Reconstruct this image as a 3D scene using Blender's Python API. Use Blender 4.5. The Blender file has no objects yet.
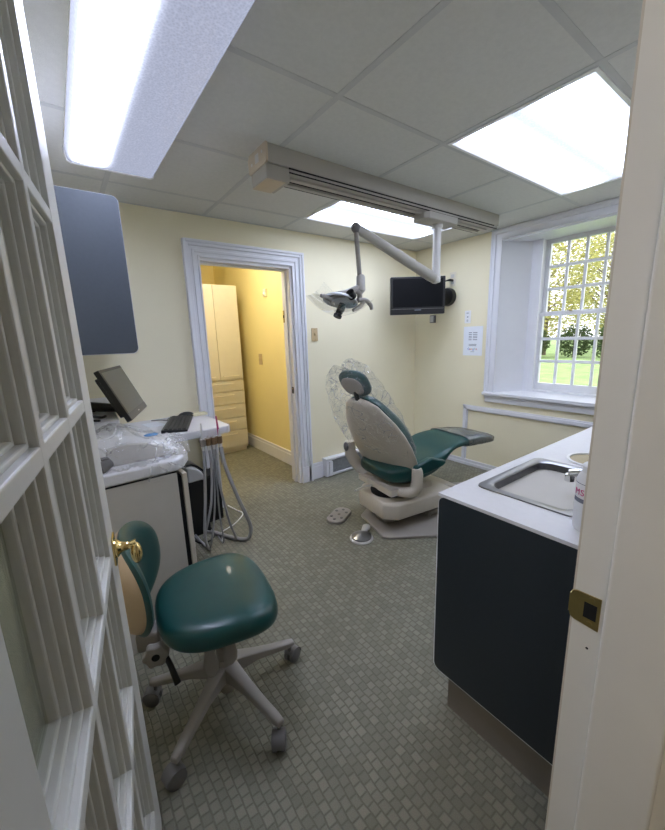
import bpy, bmesh, math, random
from mathutils import Vector, Matrix, noise
random.seed(7)
PI = math.pi
SC = bpy.context.scene
COL = SC.collection

# ------------------------------------------------------------------ materials
def lin(c):
    return tuple((v/12.92 if v <= .04045 else ((v+.055)/1.055)**2.4) for v in c)
def rgb(r, g, b):
    return lin((r/255, g/255, b/255))
class NT:
    def __init__(s, name):
        s.m = bpy.data.materials.new(name); s.m.use_nodes = True
        s.t = s.m.node_tree; s.t.nodes.clear()
        s.out = s.n('ShaderNodeOutputMaterial')
    def n(s, kind, **kw):
        nd = s.t.nodes.new(kind)
        for k, v in kw.items():
            if k in nd.inputs: nd.inputs[k].default_value = v
            else: setattr(nd, k, v)
        return nd
    def l(s, a, b): s.t.links.new(a, b)
def mat(name, c, rough=.5, metal=0., var=.04, vscale=14., bump=0., bscale=200., coat=0., spec=.5, emit=None, es=0.):
    t = NT(name)
    p = t.n('ShaderNodeBsdfPrincipled', Roughness=rough, Metallic=metal)
    p.inputs['Coat Weight'].default_value = coat
    p.inputs['Specular IOR Level'].default_value = spec
    co = t.n('ShaderNodeTexCoord')
    nz = t.n('ShaderNodeTexNoise', Scale=vscale, Detail=3.)
    t.l(co.outputs['Object'], nz.inputs['Vector'])
    r = t.n('ShaderNodeValToRGB')
    L = rgb(*c)
    r.color_ramp.elements[0].position = .3; r.color_ramp.elements[1].position = .7
    r.color_ramp.elements[0].color = tuple(max(0, v*(1-var)) for v in L)+(1,)
    r.color_ramp.elements[1].color = tuple(min(1, v*(1+var)) for v in L)+(1,)
    t.l(nz.outputs['Fac'], r.inputs['Fac']); t.l(r.outputs['Color'], p.inputs['Base Color'])
    if bump:
        n2 = t.n('ShaderNodeTexNoise', Scale=bscale, Detail=2.)
        t.l(co.outputs['Object'], n2.inputs['Vector'])
        b = t.n('ShaderNodeBump', Strength=bump, Distance=.002)
        t.l(n2.outputs['Fac'], b.inputs['Height']); t.l(b.outputs['Normal'], p.inputs['Normal'])
    if emit:
        p.inputs['Emission Color'].default_value = rgb(*emit)+(1,); p.inputs['Emission Strength'].default_value = es
    t.l(p.outputs['BSDF'], t.out.inputs['Surface'])
    return t.m
def clear(name, tint=(255, 255, 255), haze=.06, gloss=.5, rough=.08, bump=0., bscale=30., fres=.12, crease=0., cscale=14.):
    t = NT(name)
    tr = t.n('ShaderNodeBsdfTransparent', Color=rgb(*tint)+(1,))
    gl = t.n('ShaderNodeBsdfGlossy', Roughness=rough)
    df = t.n('ShaderNodeBsdfDiffuse', Color=(.8, .82, .84, 1))
    m1 = t.n('ShaderNodeMixShader', Fac=haze); m2 = t.n('ShaderNodeMixShader')
    fr = t.n('ShaderNodeFresnel', IOR=1.45)
    mu = t.n('ShaderNodeMath', operation='MULTIPLY_ADD'); mu.inputs[1].default_value = gloss; mu.inputs[2].default_value = fres*.3
    t.l(tr.outputs[0], m1.inputs[1]); t.l(df.outputs[0], m1.inputs[2])
    t.l(m1.outputs[0], m2.inputs[1]); t.l(gl.outputs[0], m2.inputs[2])
    t.l(fr.outputs[0], mu.inputs[0]); t.l(mu.outputs[0], m2.inputs['Fac'])
    if crease:   # white streaks painted along the creases to stand in for wrinkle highlights
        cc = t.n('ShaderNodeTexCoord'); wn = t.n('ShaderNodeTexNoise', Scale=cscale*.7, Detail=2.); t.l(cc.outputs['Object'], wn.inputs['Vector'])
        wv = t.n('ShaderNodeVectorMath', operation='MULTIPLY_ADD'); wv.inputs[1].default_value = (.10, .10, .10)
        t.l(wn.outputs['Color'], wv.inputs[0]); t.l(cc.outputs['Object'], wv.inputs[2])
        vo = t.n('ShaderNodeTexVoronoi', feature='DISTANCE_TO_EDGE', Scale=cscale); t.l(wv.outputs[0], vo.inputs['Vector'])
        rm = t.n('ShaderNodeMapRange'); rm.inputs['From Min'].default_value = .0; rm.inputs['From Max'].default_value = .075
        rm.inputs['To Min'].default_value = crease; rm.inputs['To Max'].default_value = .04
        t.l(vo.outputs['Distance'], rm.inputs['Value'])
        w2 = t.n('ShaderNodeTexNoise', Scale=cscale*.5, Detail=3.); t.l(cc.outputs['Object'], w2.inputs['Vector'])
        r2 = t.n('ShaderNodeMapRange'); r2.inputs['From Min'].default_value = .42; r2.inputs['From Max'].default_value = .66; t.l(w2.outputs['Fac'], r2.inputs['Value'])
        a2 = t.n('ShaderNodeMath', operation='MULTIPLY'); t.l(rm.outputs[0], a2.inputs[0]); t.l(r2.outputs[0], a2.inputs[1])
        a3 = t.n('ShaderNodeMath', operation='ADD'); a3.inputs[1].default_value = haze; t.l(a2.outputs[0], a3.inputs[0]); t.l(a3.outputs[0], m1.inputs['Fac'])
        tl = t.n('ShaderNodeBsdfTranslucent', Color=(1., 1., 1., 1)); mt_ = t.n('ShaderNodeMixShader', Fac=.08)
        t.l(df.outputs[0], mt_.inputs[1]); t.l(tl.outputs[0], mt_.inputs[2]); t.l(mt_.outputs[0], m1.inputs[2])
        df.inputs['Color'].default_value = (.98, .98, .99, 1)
    if bump:
        co = t.n('ShaderNodeTexCoord')
        n2 = t.n('ShaderNodeTexNoise', Scale=bscale, Detail=4., Distortion=1.2)
        t.l(co.outputs['Object'], n2.inputs['Vector'])
        b = t.n('ShaderNodeBump', Strength=bump, Distance=.02)
        t.l(n2.outputs['Fac'], b.inputs['Height'])
        for k in (gl, fr): t.l(b.outputs['Normal'], k.inputs['Normal'])
    t.l(m2.outputs[0], t.out.inputs['Surface'])
    return t.m
def lens(name, tubes, amp, sig, base, tint, axis='X', length=.55, lum=1.):
    """prismatic lamp lens: bright where a lit tube runs behind it (object coordinates)"""
    t = NT(name)
    co = t.n('ShaderNodeTexCoord'); sp = t.n('ShaderNodeSeparateXYZ')
    t.l(co.outputs['Object'], sp.inputs[0])
    ac, al = (sp.outputs['Y'], sp.outputs['X']) if axis == 'X' else (sp.outputs['X'], sp.outputs['Y'])
    def mt(op, a, b=None, c=None):
        m = t.n('ShaderNodeMath', operation=op)
        for i, v in enumerate((a, b, c)):
            if v is None: continue
            if isinstance(v, (int, float)): m.inputs[i].default_value = v
            else: t.l(v, m.inputs[i])
        return m.outputs[0]
    tot = None
    for tp in tubes:
        d = mt('SUBTRACT', ac, tp); q = mt('DIVIDE', d, sig); q = mt('MULTIPLY', q, q)
        g = mt('POWER', math.e, mt('MULTIPLY', q, -1.))
        tot = g if tot is None else mt('ADD', tot, g)
    en = mt('SUBTRACT', length, mt('ABSOLUTE', al)); en = mt('MULTIPLY', en, 14.)
    m = t.n('ShaderNodeClamp'); t.l(en, m.inputs['Value'])
    tot = mt('MULTIPLY', tot, m.outputs[0])
    ch = t.n('ShaderNodeTexVoronoi', Scale=150.); t.l(co.outputs['Object'], ch.inputs['Vector'])
    k = mt('MULTIPLY_ADD', ch.outputs['Distance'], .35, .82)
    s = mt('MULTIPLY', mt('MULTIPLY_ADD', tot, amp, base), k)
    s = mt('MULTIPLY', s, lum)
    e = t.n('ShaderNodeEmission', Color=rgb(*tint)+(1,)); t.l(s, e.inputs['Strength'])
    gl = t.n('ShaderNodeBsdfGlossy', Roughness=.25, Color=(.04, .04, .04, 1))
    ad = t.n('ShaderNodeAddShader'); t.l(e.outputs[0], ad.inputs[0]); t.l(gl.outputs[0], ad.inputs[1])
    t.l(ad.outputs[0], t.out.inputs['Surface'])
    return t.m
def carpet():
    t = NT('carpet_weave')
    co = t.n('ShaderNodeTexCoord')
    nz = t.n('ShaderNodeTexNoise', Scale=9., Detail=2.); t.l(co.outputs['Object'], nz.inputs['Vector'])
    mx = t.n('ShaderNodeVectorMath', operation='MULTIPLY_ADD')
    mx.inputs[1].default_value = (.016, .016, 0)
    t.l(nz.outputs['Color'], mx.inputs[0]); t.l(co.outputs['Object'], mx.inputs[2])
    mp = t.n('ShaderNodeMapping'); mp.inputs['Rotation'].default_value = (0, 0, PI/2)
    t.l(mx.outputs[0], mp.inputs['Vector'])
    br = t.n('ShaderNodeTexBrick', Scale=1.)
    br.inputs['Brick Width'].default_value = .030; br.inputs['Row Height'].default_value = .0275
    br.inputs['Mortar Size'].default_value = .0042; br.inputs['Mortar Smooth'].default_value = 1.
    br.inputs['Bias'].default_value = 0.
    br.inputs['Color1'].default_value = rgb(150, 148, 132)+(1,); br.inputs['Color2'].default_value = rgb(132, 130, 115)+(1,)
    br.inputs['Mortar'].default_value = rgb(122, 121, 106)+(1,)
    t.l(mp.outputs[0], br.inputs['Vector'])
    n2 = t.n('ShaderNodeTexNoise', Scale=420., Detail=2.); t.l(co.outputs['Object'], n2.inputs['Vector'])
    n3 = t.n('ShaderNodeTexNoise', Scale=1.7, Detail=3.); t.l(co.outputs['Object'], n3.inputs['Vector'])
    mm = t.n('ShaderNodeMixRGB', blend_type='MULTIPLY', Fac=.8); t.l(br.outputs['Color'], mm.inputs[1])
    r2 = t.n('ShaderNodeValToRGB'); r2.color_ramp.elements[0].color = (.55, .55, .55, 1); r2.color_ramp.elements[1].color = (1.2, 1.2, 1.2, 1)
    t.l(n2.outputs['Fac'], r2.inputs['Fac']); t.l(r2.outputs[0], mm.inputs[2])
    m3 = t.n('ShaderNodeMixRGB', blend_type='MULTIPLY', Fac=.35); t.l(mm.outputs[0], m3.inputs[1])
    r3 = t.n('ShaderNodeValToRGB'); r3.color_ramp.elements[0].color = (.7, .7, .7, 1); r3.color_ramp.elements[1].color = (1.1, 1.1, 1.1, 1)
    t.l(n3.outputs['Fac'], r3.inputs['Fac']); t.l(r3.outputs[0], m3.inputs[2])
    p = t.n('ShaderNodeBsdfPrincipled', Roughness=.95); p.inputs['Specular IOR Level'].default_value = .15
    t.l(m3.outputs[0], p.inputs['Base Color'])
    hs = t.n('ShaderNodeMath', operation='MULTIPLY_ADD'); hs.inputs[1].default_value = -1.; hs.inputs[2].default_value = 1.
    t.l(br.outputs['Fac'], hs.inputs[0])
    b1 = t.n('ShaderNodeBump', Strength=.45, Distance=.005); t.l(hs.outputs[0], b1.inputs['Height'])
    b2 = t.n('ShaderNodeBump', Strength=.5, Distance=.002); t.l(n2.outputs['Fac'], b2.inputs['Height']); t.l(b1.outputs['Normal'], b2.inputs['Normal'])
    t.l(b2.outputs['Normal'], p.inputs['Normal'])
    t.l(p.outputs[0], t.out.inputs['Surface'])
    return t.m
def leafmat(name, a, b):
    t = NT(name)
    g = t.n('ShaderNodeNewGeometry'); r = t.n('ShaderNodeValToRGB')
    r.color_ramp.elements[0].color = rgb(*a)+(1,); r.color_ramp.elements[1].color = rgb(*b)+(1,)
    t.l(g.outputs['Random Per Island'], r.inputs['Fac'])
    d = t.n('ShaderNodeBsdfDiffuse'); tl = t.n('ShaderNodeBsdfTranslucent'); m = t.n('ShaderNodeMixShader', Fac=.45)
    t.l(r.outputs[0], d.inputs['Color']); t.l(r.outputs[0], tl.inputs['Color'])
    t.l(d.outputs[0], m.inputs[1]); t.l(tl.outputs[0], m.inputs[2]); t.l(m.outputs[0], t.out.inputs['Surface'])
    return t.m

WALL = mat('wall_paint_cream', (238, 230, 200), .75, var=.015, vscale=3, bump=.15, bscale=160)
WALLH = mat('wall_paint_yellow', (240, 224, 160), .7, var=.02, vscale=3, bump=.1)
CORR = mat('corridor_paint', (214, 208, 196), .8)
CEIL = mat('ceiling_tile', (213, 213, 209), .9, var=.03, vscale=60, bump=.5, bscale=420)
TBAR = mat('ceiling_bar', (196, 197, 196), .6, var=.03)
TRIM = mat('trim_white_gloss', (228, 229, 234), .35, var=.01, bump=.05, bscale=60)
DOORP = mat('door_paint', (214, 214, 208), .4, var=.02, bump=.08, bscale=80)
JAMB = mat('jamb_paint', (232, 230, 224), .45, var=.03, vscale=5, bump=.12, bscale=70)
CARPET = carpet()
DARKLAM = mat('charcoal_laminate', (37, 44, 50), .42, var=.05, vscale=90)
BLUELAM = mat('slate_blue_laminate', (70, 77, 87), .5, var=.04, vscale=90)
WHITELAM = mat('white_laminate', (216, 216, 218), .4, var=.02, vscale=60)
GREYLAM = mat('warm_grey_laminate', (190, 186, 178), .5, var=.02)
KICK = mat('toe_kick_taupe', (122, 114, 104), .6, var=.05)
GREEN = mat('teal_vinyl', (16, 66, 64), .32, var=.06, vscale=25, bump=.12, bscale=350, coat=.1)
GREEND = mat('teal_vinyl_stool', (16, 68, 66), .34, var=.06, vscale=25, bump=.12, bscale=350, coat=.1)
BEIGE = mat('beige_plastic', (206, 198, 184), .42, var=.02)
TANP = mat('tan_shell_plastic', (196, 172, 140), .5, var=.03)
TAUPE = mat('taupe_plastic', (152, 147, 140), .45, var=.03)
GREYP = mat('grey_plastic', (106, 104, 103), .5, var=.03)
LGREY = mat('light_grey_plastic', (200, 198, 195), .4, var=.02)
TRACKG = mat('track_enamel', (168, 164, 155), .45, var=.02)
TRACKL = mat('track_end_beige', (196, 182, 160), .5, var=.02)
BLACK = mat('black_plastic', (14, 15, 18), .35, var=.05)
BLACKM = mat('black_matte', (10, 10, 12), .8, var=.1)
SCREEN = mat('screen_dark', (6, 7, 10), .5, var=.02, spec=.15)
SCREENG = mat('screen_grey', (88, 90, 84), .3, var=.02)
STEEL = mat('brushed_steel', (140, 140, 141), .3, metal=1., var=.06, vscale=120)
STEELB = mat('basin_steel', (104, 105, 107), .36, metal=1., var=.08, vscale=60)
CHROME = mat('chrome', (225, 225, 225), .08, metal=1., var=.02)
SILVER = mat('silver_plastic', (200, 203, 206), .3, metal=.25, var=.02)
BRASS = mat('polished_brass', (230, 204, 140), .12, metal=1., var=.03)
BRASSD = mat('dull_brass', (178, 158, 104), .35, metal=1., var=.06, vscale=50)
BRONZE = mat('holder_bronze', (128, 104, 78), .45, metal=.3, var=.06)
PAPER = mat('paper_white', (232, 236, 242), .8, var=.01)
INK = mat('grey_ink', (120, 124, 136), .8)
INKD = mat('dark_ink', (70, 72, 82), .8)
CREAMP = mat('cream_plate', (226, 218, 198), .45, var=.01)
TANPL = mat('tan_plate', (196, 172, 132), .45, var=.02)
PINK = mat('pink_plastic', (170, 60, 110), .4)
PINKI = mat('pink_ink', (206, 60, 130), .6)
BLUEP = mat('blue_label', (60, 140, 200), .5)
WHITEP = mat('white_plastic', (236, 236, 236), .35, var=.01)
HOSE = mat('grey_hose', (150, 150, 150), .5, var=.04)
CABINETC = mat('cream_cabinet', (214, 208, 190), .5, var=.02)
TANIN = mat('chute_tan', (184, 170, 136), .7, var=.04)
CREAMN = mat('cream_notepad', (226, 220, 184), .8)
HEATG = mat('heater_fins', (176, 182, 186), .45, metal=.2, var=.15, vscale=60)
GLASS = clear('window_glass', haze=.0, gloss=.6, rough=.02, fres=.02)
DGLASS = clear('door_glass', tint=(232, 236, 226), haze=.10, gloss=.7, rough=.05, fres=.05)
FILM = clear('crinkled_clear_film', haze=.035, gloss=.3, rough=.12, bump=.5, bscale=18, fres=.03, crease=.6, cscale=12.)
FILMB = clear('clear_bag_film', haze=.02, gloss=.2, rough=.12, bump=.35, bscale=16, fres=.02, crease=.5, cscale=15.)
FILMF = clear('tight_clear_film', tint=(225, 228, 226), haze=.12, gloss=.9, rough=.14, bump=.7, bscale=12, fres=.2)
SHIELD = clear('clear_shield', haze=.05, gloss=.3, rough=.05, fres=.1)
GRASS = mat('lawn_grass', (118, 142, 84), .9, var=.3, vscale=1.5)
BARK = mat('bark', (92, 80, 68), .9, var=.2)
LEAFY = leafmat('leaves_yellow', (140, 140, 88), (196, 190, 124))
LEAFG = leafmat('leaves_green', (84, 100, 62), (140, 150, 96))
LEAFD = leafmat('leaves_dark', (48, 64, 44), (88, 102, 66))

# ------------------------------------------------------------------ mesh helper
def fr(p):  # frame of a direction
    p = p.normalized(); u = Vector((0, 0, 1)) if abs(p.z) < .9 else Vector((1, 0, 0))
    x = p.cross(u).normalized(); return x, p.cross(x).normalized()
class MB:
    def __init__(s): s.bm = bmesh.new()
    def add(s, vs, fs, M=None):
        v = [s.bm.verts.new((M @ Vector(p)) if M else p) for p in vs]
        for f in fs:
            try: s.bm.faces.new([v[i] for i in f])
            except ValueError: pass
        return s
    def box(s, x0, x1, y0, y1, z0, z1, M=None):
        return s.add([(x0,y0,z0),(x1,y0,z0),(x1,y1,z0),(x0,y1,z0),(x0,y0,z1),(x1,y0,z1),(x1,y1,z1),(x0,y1,z1)],
                     [(0,3,2,1),(4,5,6,7),(0,1,5,4),(1,2,6,5),(2,3,7,6),(3,0,4,7)], M)
    def loft(s, rings, cap=True, close=True, M=None):
        n = len(rings[0]); vs = [p for r in rings for p in r]; fs = []
        for i in range(len(rings)-1):
            for j in range(n if close else n-1):
                k = (j+1) % n
                fs.append((i*n+j, i*n+k, (i+1)*n+k, (i+1)*n+j))
        if cap:
            fs.append(tuple(range(n))[::-1]); fs.append(tuple(range((len(rings)-1)*n, len(rings)*n)))
        return s.add(vs, fs, M)
    def prism(s, pts, d0, d1, axis='z', M=None):
        f = {'z': lambda a, b, c: (a, b, c), 'x': lambda a, b, c: (c, a, b), 'y': lambda a, b, c: (a, c, b)}[axis]
        return s.loft([[f(a, b, d0) for a, b in pts], [f(a, b, d1) for a, b in pts]], M=M)
    def tube(s, pts, r, n=10, cap=True, sub=0, flat=1.):
        P = [Vector(p) for p in pts]; R = list(r) if isinstance(r, (list, tuple)) else [r]*len(P)
        if sub: P, R = spline(P, R, sub)
        rings = []; x = None
        for i, p in enumerate(P):
            d = (P[min(i+1, len(P)-1)]-P[max(i-1, 0)]).normalized()
            if x is None: x, y = fr(d)
            else:
                x = (x-d*x.dot(d)).normalized(); y = d.cross(x)
            y = d.cross(x)
            rings.append([p+(x*math.cos(2*PI*k/n)+y*flat*math.sin(2*PI*k/n))*R[i] for k in range(n)])
        return s.loft(rings, cap)
    def lathe(s, prof, n=24, M=None):
        rings = [[(max(r, 1e-5)*math.cos(2*PI*k/n), max(r, 1e-5)*math.sin(2*PI*k/n), z) for k in range(n)] for r, z in prof]
        return s.loft(rings, True, M=M)
    def cyl(s, a, b, r, n=16): return s.tube([a, b], r, n)
    def ell(s, c, r, n=20, m=12, M=None, e=1.):
        def sp(v): return math.copysign(abs(v)**e, v)
        rings = []
        for i in range(m+1):
            t = -PI/2+PI*i/m; ct = max(math.cos(t), 1e-4)
            rings.append([(c[0]+r[0]*sp(ct*math.cos(2*PI*k/n)), c[1]+r[1]*sp(ct*math.sin(2*PI*k/n)), c[2]+r[2]*sp(math.sin(t))) for k in range(n)])
        return s.loft(rings, True, M=M)
    def build(s, name, m, parent=None, loc=None, rot=None, bevel=0, seg=2, smooth=True, ang=38, sub=0, solid=0):
        bmesh.ops.remove_doubles(s.bm, verts=s.bm.verts, dist=1e-6)
        bmesh.ops.recalc_face_normals(s.bm, faces=s.bm.faces)
        me = bpy.data.meshes.new(name); s.bm.to_mesh(me); s.bm.free()
        if smooth:
            me.shade_smooth(); me.set_sharp_from_angle(angle=math.radians(ang))
        me.materials.append(m)
        o = bpy.data.objects.new(name, me); COL.objects.link(o)
        if parent: o.parent = parent
        if loc: o.location = loc
        if rot: o.rotation_euler = rot
        if solid:
            d = o.modifiers.new('thick', 'SOLIDIFY'); d.thickness = solid; d.offset = 0
        if bevel:
            b = o.modifiers.new('bevel', 'BEVEL'); b.width = bevel; b.segments = seg; b.limit_method = 'ANGLE'; b.angle_limit = math.radians(40)
        if sub:
            d = o.modifiers.new('sub', 'SUBSURF'); d.levels = sub; d.render_levels = sub
        return o
def spline(P, R, k):
    Q, S = [], []
    for i in range(len(P)-1):
        p0, p1, p2, p3 = P[max(i-1, 0)], P[i], P[i+1], P[min(i+2, len(P)-1)]
        for j in range(k):
            t = j/k
            Q.append(.5*((2*p1)+(p2-p0)*t+(2*p0-5*p1+4*p2-p3)*t*t+(3*p1-p0-3*p2+p3)*t**3)); S.append(R[i]*(1-t)+R[i+1]*t)
    Q.append(P[-1]); S.append(R[-1]); return Q, S
def rrect(w, h, r, n=5, cx=0, cy=0):
    pts = []
    for sx, sy, a0 in ((1,1,0), (-1,1,90), (-1,-1,180), (1,-1,270)):
        for i in range(n+1):
            a = math.radians(a0+90*i/n)
            pts.append((cx+sx*(w/2-r)+r*math.cos(a), cy+sy*(h/2-r)+r*math.sin(a)))
    return pts
def tag(o, label, cat, group=None):
    o['label'] = label; o['category'] = cat
    if group: o['group'] = group
    return o
def thing(name, label, cat, loc=(0,0,0), rz=0., group=None):
    o = bpy.data.objects.new(name, None); COL.objects.link(o); o.empty_display_size = .05
    o.location = loc; o.rotation_euler = (0, 0, rz)
    return tag(o, label, cat, group)
def struct(o, label=None, cat=None):
    o['kind'] = 'structure'
    if label: o['label'] = label
    if cat: o['category'] = cat
    return o
def text(name, s, size, m, parent, loc, rot, depth=.0006):
    c = bpy.data.curves.new(name, 'FONT'); c.body = s; c.size = size; c.extrude = depth; c.align_x = 'CENTER'
    o = bpy.data.objects.new(name, c); COL.objects.link(o); o.parent = parent; o.location = loc; o.rotation_euler = rot
    c.materials.append(m); bpy.context.view_layer.update()
    me = bpy.data.meshes.new_from_object(o.evaluated_get(bpy.context.evaluated_depsgraph_get())); me.name = name
    q = bpy.data.objects.new(name, me); COL.objects.link(q); q.parent = parent; q.location = loc; q.rotation_euler = rot
    bpy.data.objects.remove(o); return q

# ------------------------------------------------------------------ room
XL, XR, YN, YB, H = -.17, 3.18, .1935, 2.745, 2.156
JR, JL, YJ = .617, -.114, .07          # doorway jambs, corridor face of the near wall
XO = 3.56                               # outside face of the thick window wall
DL, DR, DT = .90, 1.645, 1.88           # back doorway
b = MB(); b.box(-1.3, XO, -1.9, 5.1, -.06, 0); struct(b.build('floor', CARPET, smooth=False), 'grey green basket weave carpet', 'floor')
# back wall with the doorway
b = MB(); b.box(XL-.1, DL, YB, YB+.13, 0, 2.3); b.box(DR, XR+.38, YB, YB+.13, 0, 2.3); b.box(DL, DR, YB, YB+.13, DT, 2.3)
struct(b.build('wall_back', WALL, smooth=False), 'cream painted back wall with a doorway', 'wall')
b = MB(); b.box(XL-.1, XL, YJ, YB, 0, 2.3); struct(b.build('wall_left', WALL, smooth=False), 'cream painted left wall', 'wall')
b = MB(); b.box(JR, XO, YJ, YN, 0, 2.3); b.box(-1.3, JL, YJ, YN, 0, 2.3); b.box(JL, JR, YJ, YN, 2.0, 2.3)
struct(b.build('wall_front', CORR, smooth=False), 'wall holding the doorway the photo looks through', 'wall')
# right wall, thick, with a splayed window reveal
WY0, WY1, WZ0, WZ1 = .99, 1.80, .735, 2.065     # inner opening
OY0, OY1 = .965, 1.583                        # outer opening
OZ0, OZ1 = .765, 2.06
b = MB()
b.box(XR, XO, YN, WY0, 0, 2.3); b.box(XR, XO, WY1, YB, 0, 2.3); b.box(XR, XO, WY0, WY1, 0, WZ0); b.box(XR, XO, WY0, WY1, WZ1, 2.3)
struct(b.build('wall_right', WALL, smooth=False), 'cream painted window wall', 'wall')
# ceiling tiles, with the cells of the two recessed lamps left open
GX = [.959+.6096*i for i in range(-2, 5)]; GY = [1.205+.6179*j for j in range(-2, 3)]
xs = [XL] + [g for g in GX if XL < g < XR] + [XR]; ys = [YN] + [g for g in GY if YN < g < YB] + [YB]
LAMPS = [(1.5686, 2.7878, .5871, 1.205), (1.5686, 2.7878, 1.8229, 2.4408)]
def lampcell(x, y): return any(a < x < c and d < y < e for a, c, d, e in LAMPS)
b = MB()
for i in range(len(xs)-1):
    for j in range(len(ys)-1):
        if lampcell((xs[i]+xs[i+1])/2, (ys[j]+ys[j+1])/2): continue
        b.box(xs[i]+.008, xs[i+1]-.008, ys[j]+.008, ys[j+1]-.008, H, H+.02)
ceil = struct(b.build('ceiling', CEIL, smooth=False), 'suspended ceiling of pale grey tiles', 'ceiling')
b = MB()
for x in xs[1:-1]: 
    segs = [(YN, YB)]
    if abs(x-2.178) < .01: segs = [(YN, .587), (1.205, 1.823), (2.4408, YB)]
    for s0, s1 in segs: b.box(x-.012, x+.012, s0, s1, H-.002, H+.012)
for y in ys[1:-1]: b.box(XL, XR, y-.012, y+.012, H-.0015, H+.012)
b.box(XL, XR, YB-.02, YB, H-.002, H+.012); b.box(XL, XL+.02, YN, YB, H-.002, H+.012); b.box(XR-.02, XR, YN, YB, H-.002, H+.012); b.box(XL, XR, YN, YN+.02, H-.002, H+.012)
struct(b.build('ceiling_grid', TBAR, ceil, smooth=False))
b = MB(); b.box(XL-.1, XR+.2, YJ, YB, 2.3, 2.34); struct(b.build('ceiling_slab', CORR, ceil, smooth=False))
# corridor the picture is taken from
b = MB(); b.box(-1.35, -1.3, -1.9, YJ, 0, 2.3); struct(b.build('wall_corridor_left', CORR, smooth=False), 'corridor side wall', 'wall')
b = MB(); b.box(2.2, 2.25, -1.9, YJ, 0, 2.3); struct(b.build('wall_corridor_right', CORR, smooth=False), 'corridor side wall at right', 'wall')
b = MB(); b.box(-1.35, 2.25, -1.95, -1.9, 0, 2.3); struct(b.build('wall_corridor_back', CORR, smooth=False), 'corridor far wall', 'wall')
b = MB(); b.box(-1.35, 2.25, -1.95, YJ, 2.3, 2.34); struct(b.build('ceiling_corridor', CORR, smooth=False), 'corridor ceiling', 'ceiling')
# back hall
HX, HY = 1.83, 5.04
b = MB(); b.box(HX, HX+.1, YB+.13, HY, 0, 2.35); struct(b.build('wall_hall_right', WALLH, smooth=False), 'yellow hall wall beyond the doorway', 'wall')
b = MB(); b.box(.2, HX+.1, HY, HY+.1, 0, 2.35); struct(b.build('wall_hall_back', WALLH, smooth=False), 'yellow hall end wall behind the tall cabinet', 'wall')
b = MB(); b.box(.2, .3, YB+.13, HY, 0, 2.35); struct(b.build('wall_hall_left', WALLH, smooth=False), 'yellow hall wall hidden at left', 'wall')
b = MB(); b.box(.2, HX+.1, YB+.0, HY+.1, 2.35, 2.4); struct(b.build('ceiling_hall', CEIL, smooth=False), 'hall ceiling', 'ceiling')
b = MB(); b.box(DL-.1, HX, YB+.13, YB+.135, DT, 2.35); b.box(DR, HX, YB+.13, YB+.135, 0, DT); struct(b.build('wall_hall_front', WALLH, smooth=False), 'hall side of the back wall', 'wall')

# ------------------------------------------------------------------ trim
def casing(y0, y1, z1, w, steps, wall, face, z0=0., axis='y', sill=False):
    """moulded door/window casing round an opening: list of (inset, outset, depth)"""
    m = MB()
    for a, c, d in steps:
        lo, hi = (wall-d, wall+.004) if face < 0 else (wall-.004, wall+d)
        def bx(p0, p1, q0, q1):
            if axis == 'y': m.box(p0, p1, lo, hi, q0, q1)
            else: m.box(lo, hi, p0, p1, q0, q1)
        bx(y0-c, y0-a, z0, z1+c); bx(y1+a, y1+c, z0, z1+c); bx(y0-a, y1+a, z1+a, z1+c)
    return m
steps = [(0, .105, .016), (.0, .012, .024), (.03, .05, .024), (.07, .108, .03), (.09, .108, .04)]
m = casing(DL, DR, DT, .105, steps, YB, -1); m.box(DR-.0, DR+.11, YB-.03, YB, 0, .15); m.box(DL-.11, DL, YB-.03, YB, 0, .15)
struct(m.build('trim_1', TRIM, bevel=.003, smooth=False), 'white moulded casing round the back doorway', 'door casing')
m = MB(); m.box(DL-.002, DL+.004, YB-.004, YB+.134, 0, DT); m.box(DR-.02, DR+.002, YB-.004, YB+.134, 0, DT); m.box(DL, DR, YB-.004, YB+.134, DT-.02, DT+.002)
m.box(DR-.032, DR-.02, YB+.05, YB+.09, 0, DT-.02); m.box(DL+.004, DL+.016, YB+.05, YB+.09, 0, DT-.02); m.box(DL+.004, DR-.02, YB+.05, YB+.09, DT-.032, DT-.02)
lining = struct(m.build('trim_2', TRIM, bevel=.002, smooth=False), 'white jamb lining of the back doorway', 'door jamb')
m = casing(WY0, WY1, WZ1, .085, [(0, .088, .014), (0, .012, .022), (.05, .088, .026), (.074, .088, .034)], XR, -1, WZ0, 'x')
struct(m.build('trim_3', TRIM, bevel=.003, smooth=False), 'white moulded casing round the window', 'window casing')
# panel moulding under the window
m = MB()
for dx, dz, d in ((0, .05, .012), (.012, .03, .02)):
    m.box(XR-d, XR, .70, 2.105-dx, .612-dz-dx, .612-dx); m.box(XR-d, XR, 2.105-dz-dx, 2.105-dx, .06, .612-dx)
struct(m.build('trim_4', TRIM, bevel=.003, smooth=False), 'white panel moulding below the window', 'wall moulding')
# baseboards
def base(name, x0, x1, y0, y1, h=.155):
    m = MB(); m.box(x0, x1, y0, y1, 0, h-.03)
    if x1-x0 > y1-y0: m.box(x0, x1, y0+.006, y1, h-.03, h)
    else: m.box(x0+.006, x1, y0, y1, h-.03, h)
    return struct(m.build(name, TRIM, bevel=.003, smooth=False), 'white baseboard', 'baseboard')
base('baseboard_back', DR+.11, 1.88, YB-.018, YB)
o = base('baseboard_right', XR-.018, XR, .70, 2.70, .06); o['label'] = 'low white baseboard under the window'
o = base('baseboard_hall', HX-.022, HX, 2.90, 5.04, .15); o['label'] = 'white baseboard along the yellow hall wall'
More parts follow.
